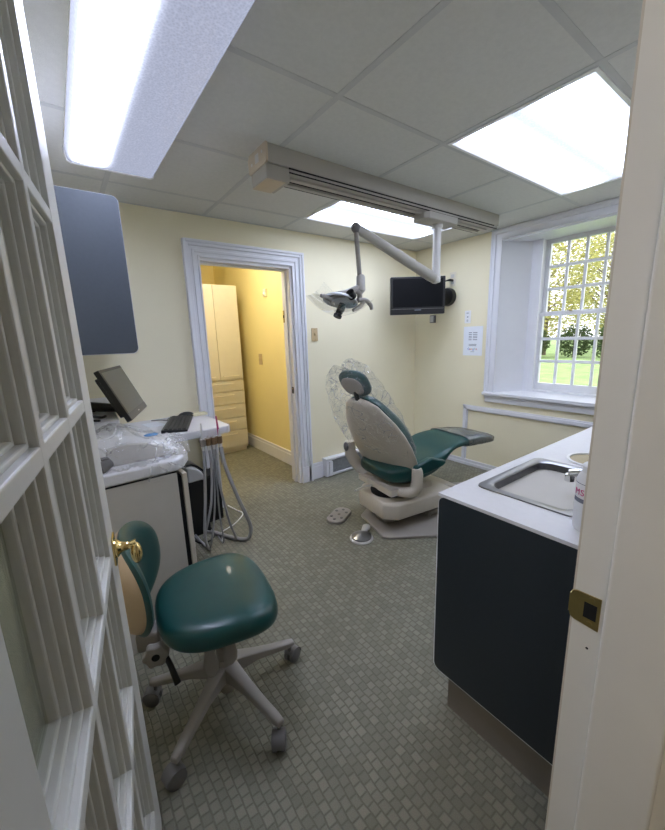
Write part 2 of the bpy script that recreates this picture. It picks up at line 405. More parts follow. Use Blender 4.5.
# near doorway lining: rabbet, stop, corridor casing
m = MB()
m.box(JR, JR+.03, YJ-.012, YN+.001, 0, 2.0)
m.box(JR-.014, JR, YJ-.012, YN-.047, 0, 2.0)
m.box(JR+.006, JR+.10, YJ-.03, YJ, 0, 2.0)
m.box(JR+.05, JR+.12, YN, YN+.014, 0, 2.08)
m.box(JL-.03, JL, YJ-.012, YN+.001, 0, 2.0); m.box(JL, JL+.014, YJ-.012, YN-.047, 0, 2.0)
m.box(JL, JR, YJ-.012, YN, 1.985, 2.0)
jamb = struct(m.build('trim_5', JAMB, bevel=.004, seg=3, smooth=False), 'pale painted jamb of the near doorway', 'door jamb')
m = MB(); sz = .864
m.prism([(.1535, sz-.029), (.188, sz-.026), (.1935, sz-.023), (.1955, sz-.016), (.1955, sz+.017), (.1935, sz+.024), (.188, sz+.027), (.1535, sz+.029)], JR-.0022, JR+.001, 'x')
m.box(JR-.0022, JR+.02, .1935, .197, sz-.016, sz+.018)
sp = m.build('strike_plate', BRASSD, jamb, bevel=.0008, smooth=False); sp['label'] = 'brass strike plate'
m = MB(); m.box(JR-.0028, JR-.002, .158, .1755, sz-.013, sz+.014); m.build('latch_hole', BLACKM, sp, smooth=False)
for dz in (.0215, -.0215): m = MB(); m.cyl((JR-.0034, .166, sz+dz), (JR-.002, .166, sz+dz), .0042, 12); m.build('screw', BRASSD, sp)
m = MB(); m.cyl((JR-.0008, .165, .797), (JR+.001, .165, .797), .0022, 8); m.build('nail_hole', BLACKM, jamb)

# ------------------------------------------------------------------ window
win = MB()
# reveal lining (splayed), stool and apron
rv = MB()
rv.add([(XR, WY1, WZ0), (XO-.08, OY1+.03, OZ0), (XO-.08, OY1+.03, OZ1), (XR, WY1, WZ1), (XR, WY1+.02, WZ0), (XO-.08, OY1+.05, OZ0), (XO-.08, OY1+.05, OZ1), (XR, WY1+.02, WZ1)],
       [(0,1,2,3),(4,7,6,5),(0,4,5,1),(3,2,6,7),(0,3,7,4),(1,5,6,2)])
rv.add([(XR, WY0, WZ0), (XO-.08, OY0-.03, OZ0), (XO-.08, OY0-.03, OZ1), (XR, WY0, WZ1), (XR, WY0-.02, WZ0), (XO-.08, OY0-.05, OZ0), (XO-.08, OY0-.05, OZ1), (XR, WY0-.02, WZ1)],
       [(0,3,2,1),(4,5,6,7),(0,1,5,4),(3,7,6,2),(0,4,7,3),(1,2,6,5)])
rv.box(XR, XO-.06, WY0-.02, WY1+.02, WZ1-.012, WZ1+.02)
w1 = struct(rv.build('window_1', TRIM, bevel=.002, smooth=False), 'deep set white sash window with small panes', 'window')
m = MB(); m.box(XR-.05, XO-.06, .90, WY1+.095, WZ0, WZ0+.03)
m.box(XR-.022, XR, .90, WY1+.08, WZ0-.065, WZ0); m.box(XR-.03, XR, .90, WY1+.085, WZ0-.022, WZ0)
struct(m.build('window_sill', TRIM, w1, bevel=.005, smooth=False))
# frame boxes
m = MB(); fx0, fx1 = 3.43, XO
m.box(fx0-.02, fx1, OY1-.005, OY1+.08, OZ0-.03, OZ1+.02); m.box(fx0-.02, fx1, OY0-.08, OY0+.005, OZ0-.03, OZ1+.02)
m.box(fx0-.02, fx1, OY0, OY1, OZ1-.006, OZ1+.03); m.box(fx0-.02, fx1+.03, OY0, OY1, OZ0-.02, OZ0+.018)
m.box(fx0-.035, fx0-.01, OY1-.018, OY1+.03, OZ0, OZ1); m.box(fx0-.035, fx0-.01, OY0-.03, OY0+.018, OZ0, OZ1)
struct(m.build('window_frame', TRIM, w1, bevel=.002, smooth=False))
def sash(name, x, y0, y1, z0, z1, cols, rows, stile, top, bot):
    m = MB(); t = .032
    m.box(x, x+t, y0, y0+stile, z0, z1); m.box(x, x+t, y1-stile, y1, z0, z1)
    m.box(x, x+t, y0+stile, y1-stile, z0, z0+bot); m.box(x, x+t, y0+stile, y1-stile, z1-top, z1)
    iy0, iy1, iz0, iz1 = y0+stile, y1-stile, z0+bot, z1-top
    for c in range(1, cols):
        y = iy0+(iy1-iy0)*c/cols; m.box(x+.004, x+t-.004, y-.010, y+.010, iz0, iz1)
    for r in range(1, rows):
        z = iz0+(iz1-iz0)*r/rows; m.box(x+.005, x+t-.005, iy0, iy1, z-.012, z+.012)
    o = struct(m.build(name, TRIM, w1, bevel=.002, smooth=False))
    g = MB(); g.box(x+t/2-.001, x+t/2+.001, iy0, iy1, iz0, iz1); struct(g.build('window_pane', GLASS, o, smooth=False))
    return o
sash('lower_sash', 3.455, OY0, OY1, OZ0+.018, 1.455, 4, 3, .034, .03, .062)
sash('upper_sash', 3.492, OY0+.004, OY1-.004, 1.43, OZ1-.006, 4, 3, .034, .036, .034)
m = MB(); m.lathe([(.012, 0), (.012, .008), (.008, .014), (.004, .018)], 12, Matrix.Translation((3.452, 1.33, 1.455))); m.box(3.425, 3.465, 1.322, 1.338, 1.46, 1.466)
struct(m.build('sash_lock', BRASSD, w1))

# ------------------------------------------------------------------ french door
DA = math.radians(90-8.846)   # door direction measured from +X
DW, DTH = .7344, .047
door = bpy.data.objects.new('door_1', None); COL.objects.link(door)
door.location = (-.069, YN, .012); door.rotation_euler = (0, 0, DA)   # local x along the door, local -y is the visible face
struct(door, 'white french door with small glass panes, standing open', 'door')
DH = 1.97
rows_z = [.187, .545, .865, 1.189, 1.515, 1.85]     # top edges of bottom rail, four cross bars, underside of the top rail
m = MB()
def dbox(x0, x1, z0, z1, d0=0., d1=DTH): m.box(x0, x1, d0, d1, z0, z1)
dbox(0, .10, 0, DH); dbox(.636, DW, 0, DH); dbox(.10, .636, 0, rows_z[0]-.012); dbox(.10, .636, 1.84, DH)
cols = [(.10, .277), (.297, .449), (.469, .636)]
bars = [(.277, .297), (.449, .469)]
zz = [(rows_z[0]-.012, rows_z[1]-.022)] + [(rows_z[i]-.0, rows_z[i+1]-.022) for i in range(1, 4)] + [(rows_z[4], 1.84)]
# muntins: crosswise then upright, each stepped (face, ovolo shoulder, glazing rebate)
for x0, x1 in bars: dbox(x0, x1, .17, 1.84, 0, DTH); 
for i in range(1, 5): dbox(.10, .636, rows_z[i]-.022, rows_z[i], .0002, DTH)
for (x0, x1) in cols:
    for (z0, z1) in zz:
        for k, (w, d) in enumerate(((.006, .009), (.011, .0185), (.016, .028))):
            dbox(x0-.001, x0+w, z0, z1, d, DTH-.006+k*.0005); dbox(x1-w, x1+.001, z0, z1, d, DTH-.006+k*.0005)
            dbox(x0, x1, z0-.001, z0+w, d, DTH-.006+k*.0005); dbox(x0, x1, z1-w, z1+.001, d, DTH-.006+k*.0005)
for v in m.bm.verts: v.co.y = v.co.y
leaf = struct(m.build('door_leaf', DOORP, door, bevel=.0022, smooth=False))
for (x0, x1) in cols:
    for (z0, z1) in zz:
        g = MB(); g.box(x0+.01, x1-.01, .0385, .0405, z0+.01, z1-.01); struct(g.build('glass_pane', DGLASS, leaf, smooth=False))
kz = .846; kx = .700
def M_y(x, z, y0=0.): return Matrix.Translation((x, y0, z)) @ Matrix.Rotation(PI/2, 4, 'X')
m = MB(); m.prism(rrect(.046, .066, .008, cx=kx, cy=kz), -.004, .0, 'y'); m.lathe([(.02, .0), (.02, .006), (.013, .012), (.009, .022), (.008, .03), (.010, .036), (.011, .042)], 20, M_y(kx, kz, -.002))
knob = struct(m.build('door_knob', BRASS, door, bevel=.001)); knob['label'] = 'polished brass knob'
m = MB(); m.ell((kx-.004, -.043, kz-.02), (.0165, .012, .025), 20, 14); struct(m.build('knob_grip', BRASS, knob))

# ------------------------------------------------------------------ ceiling lamps
LUM = 1.0
m1 = lens('lens_wraparound', [-.09], 34., .036, .34, (212, 220, 248), 'Y', .60)
m2 = lens('lens_troffer_window', [-.155, .155], 9., .07, .62, (212, 222, 248), 'X', .60)
ft = thing('ceiling_light', 'long wraparound fluorescent fixture hung below the tiles near the french door', 'ceiling light', (.325, 1.43, H))
m = MB(); m.box(-.166, .166, -.604, .604, -.036, 0); m.build('lamp_housing', WHITEP, ft, smooth=False)
m = MB(); pr = [(-.165, -.03), (-.172, -.05), (-.165, -.088), (-.15, -.096), (.15, -.096), (.165, -.088), (.172, -.05), (.165, -.03)]
m.prism(pr, -.605, .605, 'y'); m.build('diffuser', m1, ft)
m = MB(); pe = [(x*1.03, z-.003 if z < -.06 else z) for x, z in pr]
for y0 in (.605, -.617):
    m = MB(); m.prism(pe, y0, y0+.012, 'y'); m.build('end_cap', WHITEP, ft, bevel=.002)
for (x0, x1, y0, y1), lb in zip(LAMPS, ('recessed fluorescent ceiling panel nearer the window and doorway', 'recessed fluorescent ceiling panel behind the dental lamp track')):
    t = thing('ceiling_light', lb, 'ceiling light', ((x0+x1)/2, (y0+y1)/2, H), 0, 'recessed ceiling panels')
    w, d = (x1-x0)/2, (y1-y0)/2
    m = MB()
    m.box(-w+.012, -w+.03, -d+.012, d-.012, -.006, .004); m.box(w-.03, w-.012, -d+.012, d-.012, -.006, .004)
    m.box(-w+.03, w-.03, -d+.012, -d+.026, -.006, .004); m.box(-w+.03, w-.03, d-.026, d-.012, -.006, .004)
    m.build('lamp_frame', WHITEP, t, smooth=False)
    m = MB(); m.box(-w+.028, w-.028, -d+.024, d-.024, .0, .004); m.build('diffuser', m2, t, smooth=False)
    m = MB(); m.box(-w+.014, w-.014, -d+.014, d-.014, .006, .09); m.build('lamp_housing', WHITEP, t, smooth=False)
# unseen fill lamps added to brighten the hall and the near jamb
HALLE = mat('hall_fill_glow', (255, 238, 200), .5, emit=(255, 246, 228), es=26.)
t = thing('ceiling_light', 'round fill lamp added out of view on the hall ceiling', 'ceiling light', (1.2, 3.35, 2.35)); m = MB(); m.lathe([(.16, 0), (.16, -.02), (.14, -.06), (.08, -.09), (0, -.1)], 24); m.build('diffuser', HALLE, t)
CORE = mat('corridor_fill_glow', (255, 246, 230), .5, emit=(255, 244, 232), es=11.)
t = thing('ceiling_light', 'round fill lamp added out of view on the corridor ceiling', 'ceiling light', (-.55, -.42, 2.3)); m = MB(); m.lathe([(.2, 0), (.2, -.02), (.18, -.06), (.1, -.09), (0, -.1)], 24); m.build('diffuser', CORE, t)

# ------------------------------------------------------------------ dental lamp track
tr = thing('lamp_track', 'long grey ceiling track with beige end carrying the dental lamp', 'ceiling track', (0, 0, H))
TX0, TX1 = .885, 2.80
m = MB(); m.box(TX0, TX1, 1.623, 1.80, -.078, 0)
m.build('track_rail', TRACKG, tr, bevel=.004, smooth=False)
m = MB(); m.box(TX0+.115, TX1-.01, 1.632, 1.79, -.098, -.078)
m.box(TX0+.115, TX1-.09, 1.668, 1.696, -.108, -.094); m.box(TX0+.115, TX1-.09, 1.735, 1.76, -.108, -.094)
m.build('track_channel', TRACKG, tr, bevel=.002, smooth=False)
m = MB(); m.box(TX0+.11, TX1-.06, 1.626, 1.631, -.083, -.078); m.box(TX0+.11, TX1-.02, 1.6275, 1.633, -.0995, -.0955)
m.box(TX0+.11, TX1-.1, 1.702, 1.728, -.0995, -.0975); m.box(TX0+.11, TX1-.1, 1.768, 1.785, -.0995, -.0975)
m.build('track_slot', BLACKM, tr, smooth=False)
m = MB(); m.prism([(1.618, .0), (1.618, -.074), (1.636, -.084), (1.79, -.084), (1.803, -.074), (1.803, -.018), (1.79, 0)], TX0-.012, TX0, 'x')
e = m.build('end_plate', TRACKL, tr, bevel=.002, smooth=False); e['label'] = 'beige end plate'
m = MB(); m.box(TX0-.0135, TX0-.012, 1.69, 1.725, -.058, -.022); m.build('socket', LGREY, e, smooth=False)
for y, z in ((1.655, -.03), (1.76, -.05)): m = MB(); m.cyl((TX0-.0145, y, z), (TX0-.011, y, z), .006, 10); m.build('screw', LGREY, e)
m = MB(); m.box(TX0-.008, TX0+.112, 1.628, 1.786, -.142, -.08); e2 = m.build('end_block', TRACKG, tr, bevel=.005, smooth=False)
m = MB(); m.box(TX0-.006, TX0+.09, 1.634, 1.78, -.1445, -.142); m.build('end_cover', TRACKL, e2, smooth=False)
# ------------------------------------------------------------------ dental lamp
LX, LY = 2.175, 1.70
dl = thing('dental_lamp', 'dental operating lamp on a jointed arm sliding along the ceiling track', 'dental lamp', (LX, LY, 0))
m = MB(); m.prism([(-.17, -.075), (.12, -.075), (.15, -.05), (.15, .06), (-.17, .06), (-.2, .03), (-.2, -.05)], 2.018, 2.06)
m.build('carriage', TRACKG, dl, bevel=.006, smooth=False)
m = MB(); m.lathe([(.036, 2.02), (.036, 2.0), (.027, 1.99), (.027, 1.70), (.03, 1.70), (.03, 1.655), (.024, 1.65)], 24); m.build('drop_post', LGREY, dl)
E0, E1 = Vector((-.01, 0, 1.672)), Vector((1.502-LX, 1.75-LY, 1.918))
m = MB(); m.tube([E0, E0.lerp(E1, .08), E0.lerp(E1, .5), E0.lerp(E1, .94), E1], [.03, .034, .031, .026, .024], 16); 
arm = m.build('spring_arm', TRACKG, dl)
m = MB(); m.ell(E1, (.03, .026, .03)); m.build('arm_joint', GREYP, arm)
m = MB(); m.ell(E0, (.036, .034, .03)); m.build('arm_joint', LGREY, arm)
m = MB(); m.tube([E1, E1+Vector((.0, 0, -.03)), E1+Vector((.022, 0, -.26)), E1+Vector((.03, 0, -.27))], .0135, 14); m.build('drop_rod', TAUPE, dl)
K = E1+Vector((.03, 0, -.30))
m = MB(); m.lathe([(.018, .045), (.026, .035), (.027, -.045), (.02, -.052), (.004, -.07)], 18, Matrix.Translation(K)); m.build('swivel', LGREY, dl)
def lampv(x, z, y=0.): return Vector((x-LX, 1.75-LY+y, z))
m = MB(); m.tube([K+Vector((-.005, 0, -.02)), lampv(1.475, 1.575), lampv(1.42, 1.552), lampv(1.35, 1.54), lampv(1.29, 1.515)], [.014, .018, .022, .018, .008], 12, sub=4)
m.tube([lampv(1.485, 1.572), lampv(1.52, 1.555), lampv(1.515, 1.52), lampv(1.47, 1.50)], [.012, .016, .016, .014], 10, sub=4)
m.build('yoke', TAUPE, dl)
A = Matrix.Translation(lampv(1.375, 1.508)) @ Matrix.Rotation(math.radians(12), 4, 'Y') @ Matrix.Rotation(math.radians(-18), 4, 'X')
rings = []
for i in range(9):
    t_ = i/8; r_ = math.sin(t_*PI/2)
    rings.append([(.115*r_*math.cos(2*PI*k/28), .07*r_*math.sin(2*PI*k/28), .036*math.cos(t_*PI/2)-.006+.022*(r_*math.cos(2*PI*k/28))**2*0) for k in range(28)])
m = MB(); m.loft(rings, False, M=A); m.build('reflector_shell', SILVER, dl, solid=.008, ang=60)
rings = []
for i in range(7):
    u = -1+2*i/6; rings.append([((.185*u), -.09+.18*j/8, -.052+.075*u*u-.02*(1-((j-4)/4)**2)) for j in range(9)])
m = MB(); m.loft(rings, False, False, M=A); m.build('face_shield', SHIELD, dl, ang=70)
m = MB(); m.tube([lampv(1.39, 1.49), lampv(1.375, 1.462), lampv(1.355, 1.435)], [.021, .023, .02], 16); m.lathe([(.024, 0), (.026, .012), (.02, .014)], 16, Matrix.Translation(lampv(1.346, 1.417)) @ Matrix.Rotation(.5, 4, 'Y'))
h = m.build('grip', BLACK, dl); h['label'] = 'black grip'
m = MB(); m.tube([lampv(1.425, 1.528, -.05), lampv(1.395, 1.55, -.06)], [.025, .025], 14); m.build('lens_knob', BLACK, dl)
for p in ([(1.49, 1.513), (1.55, 1.515), (1.59, 1.49), (1.60, 1.462)], [(1.29, 1.51), (1.25, 1.525), (1.222, 1.53)], [(1.535, 1.505), (1.50, 1.475), (1.45, 1.455)], [(1.30, 1.50), (1.30, 1.475)]):
    m = MB(); m.tube([lampv(x, z, -.02) for x, z in p], [.0135]*(len(p)-1)+[.010], 12, sub=4); m.build('lamp_handle', TAUPE, dl)

# ------------------------------------------------------------------ television in the corner
tv = thing('television', 'black flat television on a wall arm in the corner above the dental chair', 'television', (2.77, 2.365, 1.49), math.radians(-36.4))
m = MB(); m.prism(rrect(.506, .335, .008, cx=0, cy=.168), 0, .05, 'y'); m.box(-.18, .18, .05, .085, .05, .27)
m.build('tv_case', BLACK, tv, bevel=.003, smooth=False)
m = MB(); m.box(-.232, .232, -.0015, .001, .065, .318); m.build('screen', SCREEN, tv, smooth=False)
m = MB(); m.box(-.03, .03, -.002, .001, .035, .043); m.build('badge', INK, tv, smooth=False)
m = MB(); m.box(-.245, .245, -.003, .001, .048, .052); m.build('bezel_line', GREYP, tv, smooth=False)
m = MB(); m.tube([(.02, .085, .165), (.12, .15, .165), (.27, .19, .165)], .018, 10)
arm = m.build('mount_arm', BLACKM, tv)
wl = thing('wall_speaker', 'round black disc bracket on the window wall behind the television', 'wall bracket', (XR, 2.325, 1.655))
m = MB(); m.lathe([(.0, 0), (.085, 0), (.088, -.02), (.08, -.05), (.05, -.062), (0, -.066)], 28, Matrix.Rotation(PI/2, 4, 'Y') @ Matrix.Scale(1., 4)); m.build('disc', BLACK, wl)
wl.name = 'wall_bracket'

def plate(name, label, cat, X=None, Y=None, c=(0, 0), w=.07, h=.115, m_=CREAMP, th=.006, group=None):
    if X is not None:
        t = thing(name, label, cat, (X, c[0], c[1]), -PI/2, group)
    else:
        t = thing(name, label, cat, (c[0], Y, c[1]), 0, group)
    m = MB(); m.box(-w/2, w/2, -th, 0, -h/2, h/2); m.build('cover_plate', m_, t, bevel=.0015, smooth=False)
    return t
t = plate('wall_outlet', 'beige outlet plate above the black bracket beside the television', 'wall outlet', X=XR, c=(2.284, 1.815), w=.07, h=.13)
for z in (-.045, .012): m = MB(); m.box(-.018, .018, -.0075, -.005, z, z+.033); m.build('receptacle', LGREY, t, smooth=False)
m = MB(); m.tube([(.0, -.006, -.01), (.0, -.05, -.01), (-.03, -.09, -.02), (-.10, -.16, -.06)], [.012, .012, .004, .004], 8, sub=3); m.build('power_plug', BLACK, t)
t = plate('wall_outlet', 'small grey outlet box low under the television in the corner', 'wall outlet', X=XR, c=(2.50, 1.455), w=.055, h=.075, m_=GREYP, th=.03)
m = MB(); m.box(-.02, .02, -.034, -.028, -.03, .03); m.build('receptacle', LGREY, t, smooth=False)
t = plate('light_switch', 'white switch plate above the paper notice', 'wall switch', X=XR, c=(2.103, 1.452), w=.062, h=.115, m_=WHITEP)
m = MB(); m.box(-.012, .012, -.0066, -.005, .033, .038); m.box(-.006, .008, -.0066, -.005, -.004, .004); m.box(-.009, .009, -.0064, -.005, -.03, -.026); m.box(-.009, .009, -.0064, -.005, -.04, -.037); m.build('printed_marks', INKD, t, smooth=False)['kind'] = 'stuff'
t = plate('light_switch', 'tan toggle switch plate beside the back doorway casing', 'wall switch', Y=YB, c=(1.853, 1.332), w=.064, h=.112, m_=TANPL)
m = MB(); m.box(-.004, .004, -.014, -.005, -.008, .010); m.build('toggle', TANPL, t, smooth=False)
for z in (.045, -.045): m = MB(); m.cyl((0, -.008, z), (0, -.005, z), .0045, 10); m.build('screw', BRASSD, t)
# notice
t = thing('paper_notice', 'white printed paper notice taped beside the window casing', 'notice', (XR, 2.04, 1.228), -PI/2)
m = MB(); m.box(-.10, .10, -.0016, -.0004, -.135, .135); m.build('sheet', PAPER, t, smooth=False)
m = MB()
for r_ in (.078, .062, .045, .03, .012):
    for c_ in ((-.045, -.012), (.0, .045)): m.box(c_[0], c_[1], -.0021, -.0015, r_-.003, r_+.003)
for z, w in ((-.030, .042), (-.037, .036), (-.044, .04), (-.1, .02)): m.box(-w, w, -.0021, -.0015, z-.0018, z+.0018)
m.build('printed_lines', INK, t, smooth=False)['kind'] = 'stuff'
cols_ = [(66, 110, 200), (205, 66, 56), (226, 180, 50), (66, 110, 200), (66, 150, 90), (205, 66, 56)]
lm = [mat('print_ink_%d' % i, c, .8) for i, c in enumerate(cols_)]
for i, ch in enumerate('Google'):
    text('lettering', ch, .03, lm[i], t, (-.041+i*.0165, -.0017, -.083), (PI/2, 0, 0))

# ------------------------------------------------------------------ upper cabinet at left
uc = thing('wall_cabinet', 'slate blue upper cabinet hung above the computer monitor', 'wall cabinet', (XL, 1.56, 1.268))
UW = .252-XL; UHH = .535
m = MB(); m.box(.0, UW-.018, .019, 1.16, .004, UHH-.004); m.build('cabinet_body', WHITELAM, uc, smooth=False)
m = MB(); m.prism(rrect(UW*2, UHH, .02, cx=0, cy=UHH/2), 0, .019, 'y')
for v in m.bm.verts: v.co.x = max(v.co.x, 0.)
e = m.build('end_panel', BLUELAM, uc, smooth=False)
m = MB(); pts = rrect(UW*2+.004, UHH+.004, .021, cx=0, cy=UHH/2); m.prism(pts, .004, .017, 'y')
for v in m.bm.verts: v.co.x = max(v.co.x, 0.)
m.build('edge_band', WHITELAM, e, smooth=False)
m = MB(); m.box(UW-.018, UW-.003, .03, .58, .01, UHH-.01); m.build('cabinet_door', BLUELAM, uc, bevel=.002, smooth=False)
m = MB(); m.box(UW-.018, UW-.003, .59, 1.15, .01, UHH-.01); m.build('cabinet_door', BLUELAM, uc, bevel=.002, smooth=False)

# ------------------------------------------------------------------ delivery cart under the plastic
ct = thing('dental_cart', 'grey and white dental equipment cart standing behind the green stool', 'equipment cart', (.08, 1.59, 0), math.radians(3))
m = MB(); m.box(-.20, .262, 0, .50, .0, .755); m.build('cart_body', GREYLAM, ct, bevel=.002, smooth=False)
m = MB(); m.prism([(-.20, -.004), (.265, -.004), (.305, .03), (.345, .10), (.36, .2), (.36, .5), (-.20, .5)], .76, .815); m.build('cart_top', WHITELAM, ct, bevel=.012, seg=3, smooth=False)
m = MB(); m.box(.284, .304, .004, .48, .03, .742); m.build('cart_door', BEIGE, ct, bevel=.002, smooth=False)
m = MB(); m.box(.262, .284, .02, .46, .04, .73); m.build('gap_shade', BLACKM, ct, smooth=False)  # black block stands in for the shade between body and door
m = MB(); m.box(-.2, .262, -.0006, .3, .7555, .7595); m.build('shadow_groove', BLACKM, ct, smooth=False)
# console under film
cs = thing('control_console', 'white curved instrument console under clear film on the cart', 'console', (.08, 1.59, .815), math.radians(3))
m = MB()
rings = []
for i in range(11):
    u = i/10; x = -.05+.36*u; hh = .012+.095*math.cos(u*PI*.5)**.8+.03*math.sin(u*PI); y0 = .10+.02*u
    rings.append([(x, y0, 0), (x, y0-.004, hh*.55), (x, y0+.02, hh*.92), (x, y0+.10, hh), (x, y0+.22, hh*.86), (x, y0+.25, hh*.4), (x, y0+.25, 0)])
m.loft(rings); m.build('console_body', WHITEP, cs, bevel=.008, seg=3, ang=60)
m = MB(); m.prism([(.02, 0), (.03, .075), (.10, .083), (.19, .068), (.26, .035), (.285, 0)], .078, .102, 'y'); m.build('console_front', LGREY, cs, bevel=.004)
m = MB(); m.ell((.215, .155, .088), (.03, .022, .006), M=Matrix.Rotation(math.radians(0), 4, 'Y')); m.build('blue_mark', BLUEP, cs)
m = MB(); m.tube([(-.04, .05, .012), (.0, .03, .02), (.03, .05, .03)], [.02, .024, .02], 10); m.box(.005, .03, .04, .07, .03, .05); m.build('small_tool', GREYP, cs)
# the crumpled film bag over it: an irregular thin skin
def film(name, rings, m_, parent, amp, freq, seed, n2=1):
    m = MB(); m.loft(rings, True)
    bmesh.ops.subdivide_edges(m.bm, edges=m.bm.edges, cuts=n2, use_grid_fill=True)
    bmesh.ops.recalc_face_normals(m.bm, faces=m.bm.faces); m.bm.normal_update()
    for v in m.bm.verts:
        d = .3-abs(noise.noise(v.co*freq+Vector((seed, 0, 0))))*1.1+.2-abs(noise.noise(v.co*freq*2.3+Vector((0, seed, 0))))*.7
        v.co += v.normal*d*amp
    return m.build(name, m_, parent, ang=32)
rings = []
for i in range(13):
    u = i/12; x = -.13+.47*u; hh = (.05+.095*math.exp(-((u-.42)/.33)**2)); w = .30*(.55+.45*math.sin(PI*min(max(u, .08), .92)))
    yc = .16; rings.append([(x, yc+w*.55*math.cos(a)*(1 if math.sin(a) > -.2 else .95), max(.004, .006+hh*max(0, math.sin(a))**.7+(.0 if math.sin(a) > 0 else 0))) for a in [PI*k/12 for k in range(13)]])
fb = thing('plastic_cover', 'crumpled clear plastic sheet draped over the cart console', 'plastic cover', (.08, 1.59, .815), math.radians(3))
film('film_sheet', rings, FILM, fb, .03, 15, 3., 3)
rings = []
for i in range(5):
    u = i/4; rings.append([(.13+.19*j/8, -.012-.006*math.sin(j*1.7+u*3)-.002*i, -.003-.075*u*(.6+.4*math.sin(j*.9))) for j in range(9)])
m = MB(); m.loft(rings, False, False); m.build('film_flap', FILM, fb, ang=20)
# monitor shelf
ms = thing('monitor_shelf', 'small white shelf along the left wall under the computer monitor', 'shelf', (XL, 1.82, .952))
m = MB(); m.prism([(0, 0), (.345, 0), (.352, .01), (.390, .90), (0, .90)], 0, .024); m.build('shelf_board', WHITELAM, ms, bevel=.002, smooth=False)
m = MB(); m.prism([(0, 0), (.30, 0), (0, -.13)], .115, .135, 'y'); m.build('bracket', WHITELAM, ms, smooth=False)
mo = thing('computer_monitor', 'dark computer monitor tilted back on the small white shelf', 'monitor', (.10, 2.10, .976))
mc, mxv = Vector((.2506-.10, 2.065-2.10, 1.0755-.976)), Vector((.331, .944, 0)).normalized()
mzv = Vector((-.385, .135, .913)).normalized(); myv = mzv.cross(mxv)
MM = Matrix(((mxv.x, myv.x, mzv.x, mc.x), (mxv.y, myv.y, mzv.y, mc.y), (mxv.z, myv.z, mzv.z, mc.z), (0, 0, 0, 1)))
m = MB(); m.prism(rrect(.395, .256, .008), 0, .022, 'y', M=MM); m.prism(rrect(.33, .2, .012), .022, .045, 'y', M=MM); m.build('monitor_case', BLACK, mo, bevel=.002, smooth=False)
m = MB(); m.box(-.184, .184, -.0015, .001, -.095, .113, MM); m.build('screen', SCREENG, mo, smooth=False)
m = MB(); m.box(-.194, .194, -.0016, .001, -.125, -.097, MM); b_ = m.build('bezel', GREYP, mo, smooth=False)
m = MB(); m.box(-.012, .012, -.0024, -.001, -.114, -.108, MM); m.build('badge', LGREY, b_, smooth=False)
m = MB(); m.tube([MM @ Vector((0, .04, -.02)), MM @ Vector((0, .075, -.06)), (-.03, .09, .03), (-.02, .09, .01)], [.02, .022, .024, .03], 10); m.lathe([(.06, 0), (.06, .008), (.03, .014), (0, .015)], 24, Matrix.Translation((-.03, .09, 0))); m.build('stand', BLACK, mo)
o = MB(); o.tube([(-.02, 1.83, .98), (.07, 1.87, 1.0), (.12, 1.90, .985), (.14, 1.94, .982)], .006, 8, sub=4); o.tube([(-.02, 1.86, .985), (.06, 1.86, .985), (.11, 1.83, .983)], .005, 8, sub=4)
tag(o.build('power_cable', BLACK), 'black cable coiled on the small white monitor shelf', 'cable')
# ------------------------------------------------------------------ desk
dk = thing('corner_desk', 'white worktop in the back corner holding keyboard and mouse', 'desk', (XL, 2.18, 0))
m = MB(); m.prism([(0, .0), (.70, -.005), (.962, .0), (.985, .03), (.975, .30), (.960, .562), (0, .562)], .738, .785); m.build('worktop', WHITELAM, dk, bevel=.006, seg=3, smooth=False)
m = MB(); m.box(.02, .90, .535, .56, .64, .738); m.build('wall_cleat', WHITELAM, dk, smooth=False)
m = MB(); m.box(.02, .04, .10, .56, 0, .738); m.build('side_panel', WHITELAM, dk, smooth=False)
DZ = .785
kb = thing('keyboard', 'black computer keyboard lying across the white worktop', 'keyboard', (.563, 2.43, DZ), math.radians(70))
m = MB(); m.prism([(-.072, 0), (.072, 0), (.072, .02), (-.072, .012)], -.215, .215, 'x'); m.build('key_tray', BLACK, kb, bevel=.003, smooth=False)
m = MB(); KEY = mat('key_cap', (44, 44, 46), .5)
for r in range(5):
    for c in range(18):
        x0 = -.205+c*.0229; y0 = -.062+r*.0245; z0 = .0125+.008*(y0+.07)/.14
        m.box(x0, x0+.0185, y0, y0+.020, z0, z0+.006)
k = m.build('keys', KEY, kb, smooth=False); k['kind'] = 'stuff'
mo = thing('computer_mouse', 'black computer mouse beside the keyboard near the back wall', 'computer mouse', (.675, 2.665, DZ), math.radians(10))
m = MB(); m.ell((0, 0, .004), (.06, .036, .032)); 
for v in m.bm.verts: v.co.z = max(v.co.z, 0)
m.build('mouse_body', BLACK, mo)
m = MB(); m.tube([(-.055, .01, .008), (-.10, .03, .005), (-.13, .0, .005), (-.15, -.035, .005), (-.17, .02, .005), (-.22, .05, .005)], .0028, 6, sub=4); m.build('mouse_cord', BLACK, mo)
o = MB(); o.box(-.05, .05, -.034, .034, 0, .016)
tag(o.build('note_pad', CREAMN, loc=(.765, 2.66, DZ), rot=(0, 0, .05), bevel=.001, smooth=False), 'cream paper note pad on the worktop beside the mouse', 'note pad')
o = MB(); o.box(-.05, .05, -.07, .07, 0, .003)
tag(o.build('paper_sheet', PAPER, loc=(.44, 2.55, DZ), rot=(0, 0, .2), smooth=False), 'white paper sheet on the worktop left of the keyboard', 'paper')
